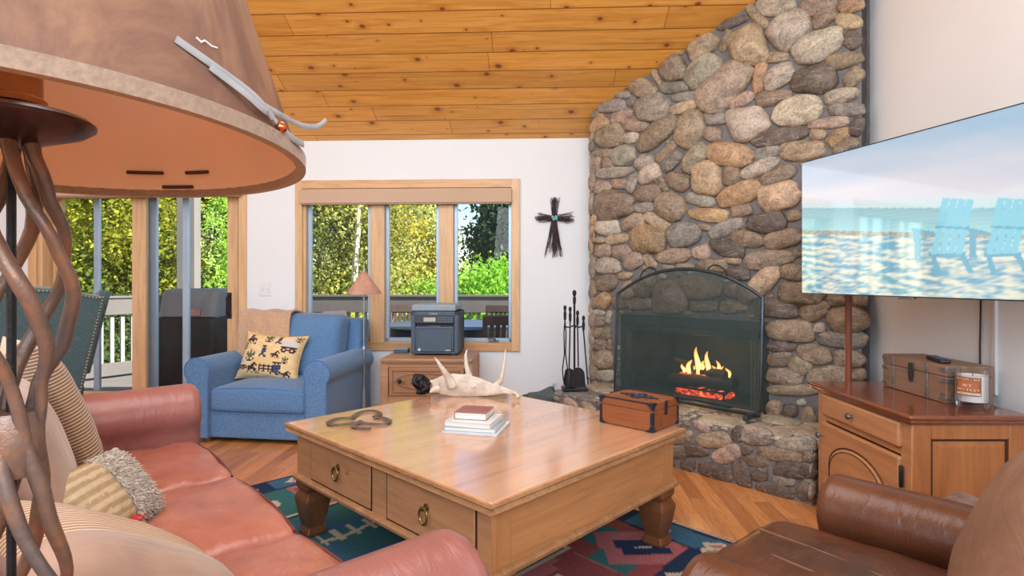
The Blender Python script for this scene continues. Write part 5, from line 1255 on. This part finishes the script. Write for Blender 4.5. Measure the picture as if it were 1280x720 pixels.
# wooden pole behind the cabinet
pp = D(1060.5, 348, 3.0)
wp = T('wooden_pole', 'slender dark red wooden pole standing behind the cabinet', 'pole', (pp.x, 3.0, 0))
m = MB(); m.tube([(0, 0, .012), (0, 0, 1.42)], .017, 12); m.build('pole_shaft', WOOD('cherry_pole', sr(110, 56, 40), sr(142, 80, 58), .35, 2, 8), wp)
m = MB(); m.lathe([(.002, 0), (.055, 0), (.055, .01), (.02, .016), (.002, .016)], 20); m.build('base_plate', DARKBR, wp)
# cable cover and cable on the right wall
ry = 2.55
cc = T('cable_cover', 'white vertical cable cover on the wall under the television', 'cable cover', room(XR, ry - .02, .70), TH)
m = MB(); m.box(-.014, -.012, 0, 0, .012, .62); m.build('channel', M('cover_white', sr(206, 206, 208), .5, .03), cc, bevel=.003)
cb = T('power_cable', 'thin dark cable hanging down the wall beside the white cover', 'cable', room(XR - .006, ry + .06, .70), TH)
m = MB(); m.tube([(0, .0, 0), (0, .002, .2), (0, -.002, .4), (0, 0, .62)], .0035, 6); m.build('cord', BLACK, cb)

# ================================================================ cabinet under the television
CW = WOOD('honey_cabinet', sr(154, 92, 46), sr(188, 124, 70), .36, 2, 4, dark=sr(96, 52, 26), coat=.2)
CF = WOOD('pale_honey_front', sr(176, 120, 78), sr(206, 152, 108), .36, 0, 4, dark=sr(120, 72, 42), coat=.2)
CTOP = WOOD('cherry_top', sr(112, 56, 34), sr(142, 80, 50), .2, 0, 4, coat=.6, bump=.03)
CD = M('dark_groove', sr(62, 34, 20), .6, .3, 10)
CH = .669
cab = T('cabinet', 'honey pine cabinet with dark red top below the television', 'cabinet', (1.535, 2.567, 0), R(-90))
hwc = .3725; dp = .485
m = MB(); m.box(-hwc, 0, CH - .02, hwc, dp, CH); m.build('top', CTOP, cab, bevel=.008, seg=3)
m = MB(); m.box(-hwc + .008, .008, CH - .032, hwc - .008, dp, CH - .02); m.box(-hwc + .018, .018, CH - .04, hwc - .018, dp, CH - .032); m.build('top_moulding', CTOP, cab, bevel=.003)
x0, x1, y0, y1 = -hwc + .03, hwc - .03, .03, dp - .005
m = MB()                                   # frame posts, rails, floor
for x in (x0 + .002, x1 - .067): m.box(x, y0, 0, x + .065, y0 + .03, CH - .038)
for za, zb_ in ((CH - .055, CH - .0385), (.49, .52), (.03, .095)): m.box(x0 + .067, y0 + .001, za, x1 - .067, y0 + .03, zb_)
m.box(x0 + .03, y1 - .02, .03, x1 - .03, y1 - .002, CH - .04); m.box(x0 + .03, y0 + .03, .06, x1 - .03, y1 - .02, .08); m.build('case_front', CF, cab, bevel=.004)
for sx, xe in ((1, x1), (-1, x0)):
    X0, X1 = (xe - .022, xe) if sx > 0 else (xe, xe + .022)
    m = MB(); m.box(X0, y0 + .002, 0, X1, y0 + .075, CH - .038); m.box(X0, y1 - .07, 0, X1, y1, CH - .038); m.box(X0, y0 + .075, CH - .10, X1, y1 - .07, CH - .038); m.box(X0, y0 + .075, .03, X1, y1 - .07, .12)
    s = m.build('side_frame', CW, cab, bevel=.004)
    xo = xe - sx * .012
    m = MB(); a, b, c, d = y0 + .075, y1 - .07, .12, CH - .10
    k = .03
    m.add([(xo - sx * .0, a, c), (xo, b, c), (xo, b, d), (xo, a, d), (xo - sx * .008 + sx * .016, a + k, c + k), (xo + sx * .008, b - k, c + k), (xo + sx * .008, b - k, d - k), (xo + sx * .008, a + k, d - k)],
          [(0, 1, 5, 4), (1, 2, 6, 5), (2, 3, 7, 6), (3, 0, 4, 7), (4, 5, 6, 7)]); m.build('raised_panel', CW, s, smooth=False)
    m = MB(); m.tube([(xo + sx * .004, a + .005, c + .005), (xo + sx * .004, b - .005, c + .005), (xo + sx * .004, b - .005, d - .005), (xo + sx * .004, a + .005, d - .005)], .005, 6, closed=True); m.build('panel_bead', CD, s)
dwr = bpy.data.objects.new('drawer', None); C.objects.link(dwr); dwr.parent = cab
m = MB(); m.box(x0 + .06, y0 - .018, .522, x1 - .055, y0 + .02, .622); m.build('drawer_front', CF, dwr, bevel=.009, seg=3)
m = MB(); m.lathe([(.008, 0), (.006, .012), (.015, .02), (.013, .028), (.003, .032)], 14); m.build('knob', M('pewter', sr(120, 116, 110), .3, .2, 30, metal=.8), dwr, loc=(-.02, y0 - .018, .572), rot=(R(90), 0, 0))
door = bpy.data.objects.new('door', None); C.objects.link(door); door.parent = cab
da, db, dc_, dd = x0 + .055, x1 - .055, .10, .485
m = MB(); m.box(da, y0 - .018, dc_, db, y0 + .01, dd); m.build('door_slab', CF, door, bevel=.009, seg=3)
def archp(ins, n=18):
    a, b, c, d = da + .07 + ins, db - .07 - ins, dc_ + .06 + ins, dd - .06 - ins
    mid = (a + b) / 2; hw_ = (b - a) / 2; sh = d - .12
    return [(a, c), (b, c)] + [(mid + hw_ * math.cos(t), sh + (d - sh) * math.sin(t)) for t in np.linspace(0, PI, n)]
m = MB(); o_, i_ = archp(0), archp(.022); n = len(o_)
m.add([(x, y0 - .019, z) for x, z in o_] + [(x, y0 - .010, z) for x, z in archp(.008)] + [(x, y0 - .024, z) for x, z in i_], [(i, (i + 1) % n, n + (i + 1) % n, n + i) for i in range(n)] + [(n + i, n + (i + 1) % n, 2 * n + (i + 1) % n, 2 * n + i) for i in range(n)] + [tuple(range(2 * n, 3 * n))])
m.build('arched_panel', CF, door, smooth=False)
m = MB(); m.tube([(x, y0 - .016, z) for x, z in archp(.008)], .0045, 6, closed=True); m.tube([(x, y0 - .025, z) for x, z in archp(.024)], .002, 5, closed=True); m.build('arch_bead', CD, door)
m = MB(); m.lathe([(.008, 0), (.006, .012), (.015, .02), (.013, .028), (.003, .032)], 14); m.build('knob', GREYMET, door, loc=(da + .015, y0 - .018, .42), rot=(R(90), 0, 0))
for z in (.41, .16): m = MB(); m.lathe([(.004, -.045), (.0075, -.04), (.0075, .04), (.004, .045)], 10, (db + .008, y0 - .012, z)); m.build('hinge', BLACK, door)
# chest, remote, candle
CHW = WOOD('rustic_chest_wood', sr(118, 90, 74), sr(158, 124, 104), .5, 0, 6, dark=sr(80, 50, 38))
STP = M('worn_pewter', sr(132, 134, 130), .4, .35, 60, metal=.7, bump=.2, bs=120)
chs = T('storage_chest', 'rustic wooden chest with pewter straps on the cabinet', 'chest', (1.837, 2.611, CH + .001), R(-90))
a, d, h = .206, .20, .158
m = MB(); m.box(-a, 0, 0, a, d, h * .70); m.build('body', CHW, chs, bevel=.003)
ld = MB(); ld.box(-a - .001, -.001, h * .71, a + .001, d, h); ld = ld.build('lid', CHW, chs, bevel=.004)
def strapb(x, z0, z1, par): m = MB(); m.box(x - .008, -.004, z0, x + .008, 0, z1); o = m.build('metal_strap', STP, par, bevel=.001)
for x in (-a * .62, a * .45): strapb(x, .001, h * .70, chs); strapb(x, h * .71, h, ld)
for x in (-1, 1):
    for z, par in ((.012, chs), (h * .55, chs), (h * .84, ld)):
        m = MB(); m.box(x * a - (.04 if x > 0 else -.0) - 0, -.004, z, x * a + (.04 if x < 0 else 0), 0, z + .016); m.box(x * a - (.004 if x < 0 else 0), 0, z, x * a + (.004 if x > 0 else 0), .04, z + .016); m.build('corner_bracket', STP, par, bevel=.001)
m = MB(); m.box(-.022, -.006, h * .5, .012, 0, h * .9); m.prism([(-.02, h * .5), (.010, h * .5), (.004, h * .36), (-.012, h * .36)], 1, -.007, -.001); m.build('hasp', M('dark_hasp', sr(58, 66, 62), .4, .3, 40, metal=.7), chs, bevel=.002)
rp_ = D(1157, 446, 2.52)
rem = T('remote_control', 'black remote control lying on the wooden chest', 'remote', (1.91, 2.55, CH + .0015 + .158), R(-108))
m = MB(); m.rbox(-.085, -.022, 0, .085, .022, .018, .008, 8); m.build('case', PRD, rem)
m = MB()
for i in range(8):
    for j in (-1, 0, 1): m.box(-.07 + i * .016, j * .011 - .003, .017, -.061 + i * .016, j * .011 + .003, .0195)
m.build('buttons', PRP, rem, smooth=False)
cd = T('candle_jar', 'clear glass jar candle with brown whiskey label on the cabinet', 'candle', (1.882, 2.325, CH + .001), 0)
m = MB(); m.lathe([(.002, .0), (.054, 0), (.057, .006), (.0575, .155), (.0575, .163), (.0535, .163), (.053, .03), (.002, .028)], 40, cap=False)
m.build('glass_jar', SEE('jar_glass', None, 0, gloss=True), cd)
m = MB(); m.lathe([(.002, .031), (.0515, .031), (.0515, .135), (.046, .132), (.002, .131)], 32); m.build('wax', M('pale_wax', sr(226, 224, 226), .5, .03), cd)
m = MB(); m.tube([(0, 0, .131), (.002, 0, .142)], .0012, 5); m.build('wick', BLACK, cd)
va = math.atan2(-2.325, -1.882)            # direction from the jar to the eye
lab0 = va - R(16)
LBL = M('brown_label', sr(136, 82, 44), .6, .1, 30); LBO = M('copper_label', sr(172, 98, 58), .6, .1, 30); LT = M('label_cream', sr(226, 210, 186), .6)
def labp(m, da_, z0, z1, r, n=14): m.grid(lambda u, v: (r * math.cos(lab0 + (u - .5) * 2 * da_), r * math.sin(lab0 + (u - .5) * 2 * da_), z0 + v * (z1 - z0)), n, 1); return m
lb = labp(MB(), .78, .058, .132, .0581).build('label', LBL, cd)
labp(MB(), .62, .078, .116, .0584).build('label_field', LBO, lb)
labp(MB(), .74, .062, .066, .0584).build('label_band', LT, lb); labp(MB(), .74, .0685, .0705, .0584).build('label_band', LT, lb)
def arc_text(body, z, size, step):
    n = len(body)
    for i, ch in enumerate(body):
        if ch == ' ': continue
        a = lab0 + (i - (n - 1) / 2) * step; o = text('label_letter', ch, size, LT, lb, (.0587 * math.cos(a), .0587 * math.sin(a), z), (R(90), 0, a + PI / 2), .0002)
arc_text('WYOMING', .1225, .0125, .205); arc_text('WHISKEY', .0715 + .009, .0125, .2)
arc_text('WY', .098, .017, .3)
# brown bundle behind the leather chair
bb = G(1222, 632, .50)
wv = T('woven_throw', 'brown knitted throw heaped on a stool behind the leather chair', 'blanket', (1.55, 1.93, 0), .4)
m = MB(); m.rbox(-.13, -.10, .30, .13, .10, .44, .06, 16, lambda p, h: p + Vector((0, 0, .02 * mn.noise(p * 16) + .012 * mn.noise(p * 45)))); m.build('knit', FABRIC('brown_knit', sr(92, 62, 50), sr(140, 104, 88), 60, bump=.8), wv)
stl = T('low_stool', 'low dark wooden stool behind the leather chair under a throw', 'stool', (1.55, 1.93, 0), .4)
m = MB(); m.rbox(-.14, -.11, .275, .14, .11, .302, .008, 5); m.build('seat', PINE_LEG, stl)
for sx in (-.1, .1):
    for sy in (-.08, .08): m = MB(); m.tube([(sx, sy, .28), (sx * 1.2, sy * 1.2, 0)], [.018, .013], 8); m.build('leg', PINE_LEG, stl)

# ================================================================ outside: deck, railing, grill, patio set
DKW = WOOD('grey_deck_board', sr(96, 92, 88), sr(120, 116, 112), .8, 0, 6)
RLG = M('grey_painted_wood', sr(96, 92, 90), .7, .08, 5); RLL = M('pale_baluster', sr(146, 144, 142), .7, .06, 5)
dz = -.12
m = MB()
for k in range(24): m.box(-7.0, 5.28 + k * .148, dz - .03, 3.5, 5.42 + k * .148, dz)
dk = m.build('deck_floor', DKW, smooth=False); struct(dk)
m = MB(); m.box(-60, 5.2, -1.7, 50, 90, -1.6); gm = NT('lawn'); v_ = gm.coord(); gm.set(Base_Color=gm.ramp(gm.noise(v_, .7, 5, .7), [(.3, sr(84, 104, 40)), (.7, sr(146, 150, 70))]), Roughness=1.0); struct(m.build('ground', gm.m, smooth=False))
def railing(a, b, label, name='deck_railing', zt=.965):
    a, b = Vector(a), Vector(b); L = (b - a).length; rz = math.atan2(b.y - a.y, b.x - a.x)
    r = T(name, label, 'railing', (a.x, a.y, dz), rz); z = zt - dz
    m = MB(); m.box(0, -.05, z - .03, L, .09, z); m.box(0, -.03, z - .25, L, .01, z - .03); m.build('top_rail', RLG, r, bevel=.004)
    m = MB(); m.box(0, -.03, .03, L, .01, .20); m.build('bottom_rail', RLG, r, bevel=.004)
    n = int(L / .125)
    for i in range(min(n, 95)): m = MB(); x = .05 + i * .125; m.box(x - .022, .012, .05, x + .022, .05, z - .05); m.build('baluster', RLL, r, smooth=False)
    return r
railing((-5.75, 6.9), (-4.93, 8.15), 'grey railing section seen through the left of the patio door')
railing((-4.9, 8.2), (3.0, 8.0), 'long grey deck railing outside the triple window')
ps = D(236, 348, 7.9)
po = T('porch_post', 'square grey porch post behind the covered grill', 'post', (ps.x, 7.9, dz))
m = MB(); m.box(-.125, -.08, 0, .125, .08, 3.0); m.build('shaft', M('post_grey', sr(112, 109, 106), .7, .08, 4, st=(1, 1, .2)), po, bevel=.006); m = MB(); m.box(-.15, -.1, 0, .15, .1, .12); m.build('base_trim', RLG, po, bevel=.005)
gx = D(247, 348, 6.2)
gr = T('covered_grill', 'barbecue grill under a black cover with a pale grey top on the deck', 'grill', (gx.x, 6.2, dz), 0)
BLK = M('black_cover', sr(6, 6, 8), .6, .3, 8, bump=.4, bs=20); GCV = M('grey_cover', sr(128, 128, 131), .6, .12, 6, bump=.2, bs=16)
m = MB(); m.rbox(-.29, -.28, .0, .33, .28, .92, .04, 14, lambda p, h: p + Vector((.02 * mn.noise(p * 6), .02 * mn.noise(p * 5 + Vector((3, 0, 0))), 0))); m.build('cover', BLK, gr)
m = MB(); m.rbox(-.25, -.24, .86, .345, .24, 1.21, .06, 14, lambda p, h: Vector((p.x - .02 * (1 - p.z / h.z), p.y, p.z)) + .012 * Vector((mn.noise(p * 9), mn.noise(p * 7), 0))); m.build('cover_top', GCV, gr)
m = MB(); m.rbox(-.42, -.24, .55, -.22, .24, .98, .08, 10, lambda p, h: p + Vector((.10 * (p.z / h.z), 0, 0)) + .02 * mn.noise(p * 8) * Vector((1, 0, 0))); m.build('side_flap', GCV, gr)
m = MB(); m.rbox(-.43, -.25, .30, -.25, .25, .60, .05, 10, lambda p, h: p + .03 * mn.noise(p * 9) * Vector((1, 0, 0))); m.build('side_drape', BLK, gr)
m = MB(); m.box(.02, -.262, .93, .17, -.252, 1.0); m.build('logo_patch', M('red_patch', sr(176, 120, 120), .6, .3, 40), gr, smooth=False)
# patio table and chairs
tz = EY - (404 - HZ) / F * 6.9
pt_c = D(560, 404, 6.7)
ptb = T('patio_table', 'round dark blue patio table outside the middle window pane', 'table', (pt_c.x, 6.75, dz))
PB = M('slate_blue_top', sr(72, 88, 112), .35, .1, 8); DW_ = WOOD('dark_slats', sr(52, 38, 36), sr(84, 62, 56), .5, 2, 7)
m = MB(); m.lathe([(.002, tz - dz - .012), (.78, tz - dz - .012), (.79, tz - dz - .005), (.78, tz - dz), (.002, tz - dz)], 40); m.build('tabletop', PB, ptb)
m = MB(); m.lathe([(.70, tz - dz - .14), (.74, tz - dz - .14), (.74, tz - dz - .012), (.70, tz - dz - .012)], 40); m.build('apron', PRD, ptb)
for k in range(4): a = k * PI / 2 + .6; m = MB(); m.tube([(.6 * math.cos(a), .6 * math.sin(a), tz - dz - .02), (.66 * math.cos(a), .66 * math.sin(a), 0)], .025, 8); m.build('leg', PRD, ptb)
def pchair(label, loc, rz):
    t = T('patio_chair', label, 'chair', loc, rz, 'patio chairs around the deck table')
    m = MB()
    for i in range(6): m.box(-.22, -.22 + i * .078, .40, .22, -.16 + i * .078, .42)
    m.build('seat', DW_, t, bevel=.003)
    tl = Rm(x=R(-14)); bk_ = bpy.data.objects.new('backrest', None); C.objects.link(bk_); bk_.parent = t; bk_.location = (0, .21, .42); bk_.rotation_euler = (R(-14), 0, 0)
    m = MB(); m.box(-.25, -.015, -.02, -.20, .015, .52); m.box(.20, -.015, -.02, .25, .015, .52); m.box(-.25, -.018, .44, .25, .018, .54); m.box(-.22, -.012, .04, .22, .012, .09); m.build('back_frame', DW_, bk_, bevel=.006)
    m = MB()
    for i in range(6): m.box(-.175 + i * .062, -.008, .08, -.135 + i * .062, .008, .45)
    m.build('slats', DW_, bk_, bevel=.002)
    for s in (-1, 1):
        m = MB(); m.box(s * .25 - .02, -.22, .60, s * .25 + .02, .24, .625); m.build('armrest', DW_, t, bevel=.004)
        for y in (-.2, .2): m = MB(); m.box(s * .24 - .02, y - .02, 0, s * .24 + .02, y + .02, .6); m.build('leg', DW_, t, bevel=.003)
    return t
c1 = D(440, 348, 6.3); c2 = D(505, 348, 7.5); c3 = D(628, 348, 6.25); c4 = D(622, 348, 7.4)
ch0 = pchair('dark slatted patio chair outside the left window pane', (c1.x - .02, 6.35, dz), R(62))
def pdup(loc, rz, label):
    r = ch0.copy(); C.objects.link(r); r.location = loc; r.rotation_euler = (0, 0, rz); r['label'] = label
    for ch in list(ch0.children):
        c = ch.copy(); C.objects.link(c); c.parent = r
        for g in list(ch.children): d = g.copy(); C.objects.link(d); d.parent = c
pdup((c2.x, 7.62, dz), R(8), 'dark slatted patio chair behind the table at the left of the printer')
pdup((c3.x, 6.1, dz), R(-170), 'dark slatted patio chair with its back to the right window pane')
pdup((c4.x, 7.55, dz), R(-12), 'dark slatted patio chair beyond the table near the right pane')
# house beyond
hp = D(262, 348, 26)
hs_ = T('neighbour_house', 'stone house with brown shingled roof beyond the trees', 'house', (hp.x, 27, -1.6), R(20))
m = MB(); m.box(-2.2, -2, 0, 2.2, 2, 3.3); m.build('wall', M('house_stone', sr(176, 150, 128), .9, .25, 3, bump=.3, bs=6), hs_, smooth=False)
m = MB(); m.add([(-2.6, -2.4, 3.3), (2.6, -2.4, 3.3), (2.6, 2.4, 3.3), (-2.6, 2.4, 3.3), (-.8, 0, 4.9), (.8, 0, 4.9)], [(0, 1, 5, 4), (2, 3, 4, 5), (0, 4, 3), (1, 2, 5), (0, 3, 2, 1)]); m.build('roof', M('shingles', sr(104, 92, 88), .9, .3, 12, bump=.4, bs=20), hs_, smooth=False)
m = MB(); m.box(-.9, -2.03, 1.4, .1, -1.98, 2.6); m.build('window', M('house_window', sr(90, 100, 110), .2), hs_, smooth=False)
# ---- trees
LEAF = ATTR('leaf', .7, 0, 5, 0, trans=.5, spec=.3)
WTR = M('birch_bark', sr(206, 200, 190), .8, .3, 6, st=(1, 1, .4)); BTR = M('brown_bark', sr(86, 70, 58), .9, .3, 10)
def tree(name, label, X, Y, zb_, h, r, cols, n=6000, leaf=.13, trunk=WTR, seed=0, cone_=False, low=.12, ncl=60, tr=.09, trunks=1):
    q = np.random.RandomState(seed); n = int(n * 2.6); leaf *= .5; ncl = int(ncl * 1.3); t = T(name, label, 'tree' if 'tree' in name or 'birch' in name or 'spruce' in name or 'aspen' in name else 'shrub', (X, Y, zb_), 0, None)
    cl = []
    while len(cl) < ncl:
        z = q.uniform(low, 1.0); a = q.uniform(0, 2 * PI)
        R_ = (r * (1.03 - z) * 1.0 if cone_ else r * (math.sin(PI * min(1, max(.06, (z - low) / (1 - low) * .86 + .14))) ** .6)); d = R_ * q.uniform(.25, 1) ** .5
        cl.append((d * math.cos(a), d * math.sin(a), z * h, max(.25, R_ * .32)))
    cl = np.array(cl); idx = q.randint(0, ncl, n); c = cl[idx, :3] + q.normal(0, 1, (n, 3)) * cl[idx, 3:4] * (np.array([[1, 1, .35]]) if cone_ else np.array([[.8, .8, .75]]))
    c[:, 2] = np.maximum(c[:, 2], .1)
    u = q.normal(0, 1, (n, 3)); u /= np.linalg.norm(u, axis=1)[:, None]; w = q.normal(0, 1, (n, 3)); w -= u * (w * u).sum(1)[:, None]; w /= np.linalg.norm(w, axis=1)[:, None]
    s = leaf * q.uniform(.6, 1.25, (n, 1))
    v = np.stack([c - u * s, c + w * s * .55, c + u * s, c - w * s * .55], 1).reshape(-1, 3)
    C0 = np.minimum(np.array([sr(*x)[:3] for x in cols]) * 1.45, .85); ccol = C0[q.randint(0, len(cols), ncl)]; lc_ = .6 * ccol[idx] + .4 * C0[q.randint(0, len(cols), n)]; lc_ *= q.uniform(.65, 1.25, (n, 1))
    m = MB(); m.v = [tuple(x) for x in v]; m.f = [(4 * i, 4 * i + 1, 4 * i + 2, 4 * i + 3) for i in range(n)]; m.c = [(*x, 1) for x in np.repeat(lc_, 4, 0)]
    me = bpy.data.meshes.new('crown'); me.from_pydata(m.v, [], m.f); ca = me.color_attributes.new('Col', 'FLOAT_COLOR', 'POINT'); ca.data.foreach_set('color', np.array(m.c, dtype=np.float32).ravel())
    me.materials.append(LEAF); o = bpy.data.objects.new('crown' if h > 3 else 'foliage', me); C.objects.link(o); o.parent = t
    m = MB()
    for k in range(trunks):
        ox = (k - (trunks - 1) / 2) * r * .35; m.tube([(ox + .05 * math.sin(i * 1.3 + seed + k), .05 * math.cos(i + k), h * .92 * i / 8) for i in range(9)], [tr * (1 - .85 * i / 8) for i in range(9)], 8)
        for i in range(7):
            z = h * (.25 + .09 * i); a = q.uniform(0, 6.28); L = r * q.uniform(.3, .6); m.tube([(ox, 0, z), (ox + L * math.cos(a) * .5, L * math.sin(a) * .5, z + L * .25), (ox + L * math.cos(a), L * math.sin(a), z + L * .6)], [tr * .3, tr * .2, .006], 5)
    m.build('trunk' if h > 3 else 'stem', trunk, t)
YG = [(186, 176, 40), (206, 188, 52), (150, 158, 46), (120, 140, 40), (170, 170, 60)]
OL = [(128, 136, 62), (150, 150, 74), (104, 120, 50), (164, 160, 90)]
DG = [(58, 84, 40), (74, 98, 44), (92, 110, 46), (46, 66, 36)]
LG = [(150, 182, 84), (172, 200, 104), (128, 164, 74)]
BG = [(98, 150, 40), (122, 170, 52), (82, 134, 36), (146, 182, 76)]
SPC = [(44, 66, 44), (58, 82, 54), (34, 52, 38), (72, 92, 62)]
YO = [(206, 178, 60), (222, 190, 84), (176, 160, 62), (196, 150, 56)]
def at_(px, Y): return (px - 640) / F * Y
tree('aspen_tree', 'yellow green aspen tree at the left of the patio door', at_(98, 13), 13, -1.6, 7.5, 1.7, YG, 9000, .12, WTR, 1, trunks=2, low=.05)
tree('aspen_tree', 'dark green leafy tree seen through the middle of the patio door', at_(165, 12.5), 12.5, -1.6, 6.2, 1.25, [(96, 110, 36), (120, 126, 40), (72, 92, 34), (150, 150, 46)], 9000, .12, BTR, 2, low=.03)
tree('aspen_tree', 'yellow orange tree between the door panels', at_(180, 17), 17, -1.6, 9, 1.1, YO, 6000, .14, WTR, 3)
tree('aspen_tree', 'green tree just left of the grey porch post', at_(200, 14), 14, -1.6, 8, .75, DG + OL, 7000, .13, BTR, 4, low=.03)
tree('birch_tree', 'pale green airy tree against the sky beside the porch post', at_(264, 20), 20, -1.6, 6.4, .8, LG, 4200, .12, WTR, 5, low=.3)
tree('spruce_tree', 'dark spruce tip behind the pale green tree at the door', at_(281, 24), 24, -1.6, 6.4, 1.0, SPC, 3500, .16, BTR, 6, cone_=True)
tree('leafy_shrub', 'green bush in front of the stone house', at_(270, 18), 18, -1.6, 1.9, .9, OL, 2500, .12, BTR, 7)
tree('birch_tree', 'white trunked olive green birch in the left window pane', at_(446, 13), 13, -1.6, 8.5, 1.7, OL, 9000, .11, WTR, 8, low=.06, tr=.11)
tree('aspen_tree', 'olive tree at the left edge of the triple window', at_(402, 14), 14, -1.6, 8.5, 1.6, OL + DG, 9000, .12, WTR, 9, low=.03)
tree('aspen_tree', 'yellow green tree filling the middle window pane', at_(492, 15), 15, -1.6, 8.5, 1.3, OL + YO + [(150, 160, 60)], 8500, .12, WTR, 10, low=.04)
tree('birch_tree', 'thin pale yellow birch trees right in the middle pane', at_(536, 19), 19, -1.6, 6.6, .8, YO + LG, 2400, .12, WTR, 11, trunks=3, tr=.06)
tree('spruce_tree', 'tall dark spruce in the right window pane', at_(642, 15), 15, -1.6, 9.6, 1.5, SPC, 13000, .15, BTR, 12, cone_=True, low=.2, ncl=110)
tree('leafy_shrub', 'bright green bush low in the right window pane', at_(610, 11), 11, -1.6, 2.95, 1.1, BG, 6000, .1, BTR, 13)
tree('leafy_shrub', 'bright green bush low in the middle window pane', at_(535, 12), 12, -1.6, 2.5, 1.0, BG + OL, 5000, .1, BTR, 14)
tree('leafy_shrub', 'yellow green bush low outside the left window pane', at_(420, 11), 11, -1.6, 2.2, 1.3, OL + YG, 5000, .1, BTR, 15)
tree('leafy_shrub', 'shaded green bush behind the railing at the patio door', at_(140, 10.5), 10.5, -1.6, 2.3, 1.3, DG, 5000, .1, BTR, 16)
tree('aspen_tree', 'distant green tree at the far left of the patio door', at_(40, 18), 18, -1.6, 8, 2.6, DG + YG, 7000, .16, BTR, 17)
tree('aspen_tree', 'distant olive tree far behind the left pane', at_(425, 24), 24, -1.6, 10, 2.6, OL + DG, 7000, .2, BTR, 18)
tree('aspen_tree', 'distant green tree far behind the right pane', at_(690, 24), 24, -1.6, 6, 2.6, DG + LG, 7000, .2, BTR, 19)
tree('aspen_tree', 'distant dark tree far behind the patio door centre', at_(150, 25), 25, -1.6, 7, 2.6, DG, 7000, .2, BTR, 20)

# ================================================================ light and camera
w = bpy.data.worlds.new('sky'); bpy.context.scene.world = w; w.use_nodes = True; nt = w.node_tree; nt.nodes.clear()
ow_ = nt.nodes.new('ShaderNodeOutputWorld'); bg_ = nt.nodes.new('ShaderNodeBackground'); sk = nt.nodes.new('ShaderNodeTexSky')
sk.sky_type = 'NISHITA'; sk.sun_disc = False; sk.sun_elevation = R(42); sk.sun_rotation = R(115); sk.air_density = 1.0; sk.dust_density = .6; sk.ozone_density = 1.2
hs2 = nt.nodes.new('ShaderNodeHueSaturation'); hs2.inputs['Saturation'].default_value = 1.1
nt.links.new(sk.outputs[0], hs2.inputs['Color']); nt.links.new(hs2.outputs[0], bg_.inputs[0]); bg_.inputs[1].default_value = SKY; nt.links.new(bg_.outputs[0], ow_.inputs[0])
sl = bpy.data.lights.new('sun', 'SUN'); sl.energy = SUN; sl.angle = R(1); sl.color = (1, .95, .86)
so_ = bpy.data.objects.new('sun', sl); C.objects.link(so_); so_.rotation_euler = Vector((-.80, .30, -.72)).to_track_quat('-Z', 'Y').to_euler()
def area(name, loc, tgt, sx, sy, e, col=(1, 1, 1)):
    l = bpy.data.lights.new(name, 'AREA'); l.shape = 'RECTANGLE'; l.size = sx; l.size_y = sy; l.energy = e; l.color = col
    o = bpy.data.objects.new(name, l); C.objects.link(o); o.location = loc; o.rotation_euler = (Vector(tgt) - Vector(loc)).to_track_quat('-Z', 'Y').to_euler(); return o
area('overhead_fill', (-.9, 2.0, 3.4), (-.8, 2.4, 0), 3.0, 1.6, E1, (.90, .96, 1))  # added soft fill above the seating, no fixture hangs here
area('rear_fill', (-1.5, -2.7, 3.9), (-.3, 3.4, .8), 5.0, 2.0, E2, (.90, .96, 1))  # added fill lamp high behind the camera, no window is built there
area('ceiling_fill', (0.5, -1.6, 2.2), (-.6, 3.4, 3.4), 3.0, 1.2, E3, (.90, .96, 1))  # added lamp aimed up to brighten the pine boards, not real bounce
cam = bpy.data.cameras.new('camera'); co = bpy.data.objects.new('camera', cam); C.objects.link(co)
co.location = (0, 0, EY); co.rotation_euler = (R(90), 0, 0); cam.sensor_width = 36; cam.lens = 36 * F / 1280; cam.shift_y = -(360 - HZ) / 1280; cam.clip_start = .02; cam.clip_end = 300
s = bpy.context.scene; s.camera = co
s.view_settings.view_transform = 'Standard'; s.view_settings.look = 'None'; s.view_settings.exposure = EXPO
s.cycles.use_denoising = True; s.cycles.max_bounces = 8; s.cycles.transparent_max_bounces = 16; s.cycles.caustics_reflective = False; s.cycles.caustics_refractive = False; s.cycles.sample_clamp_indirect = 6
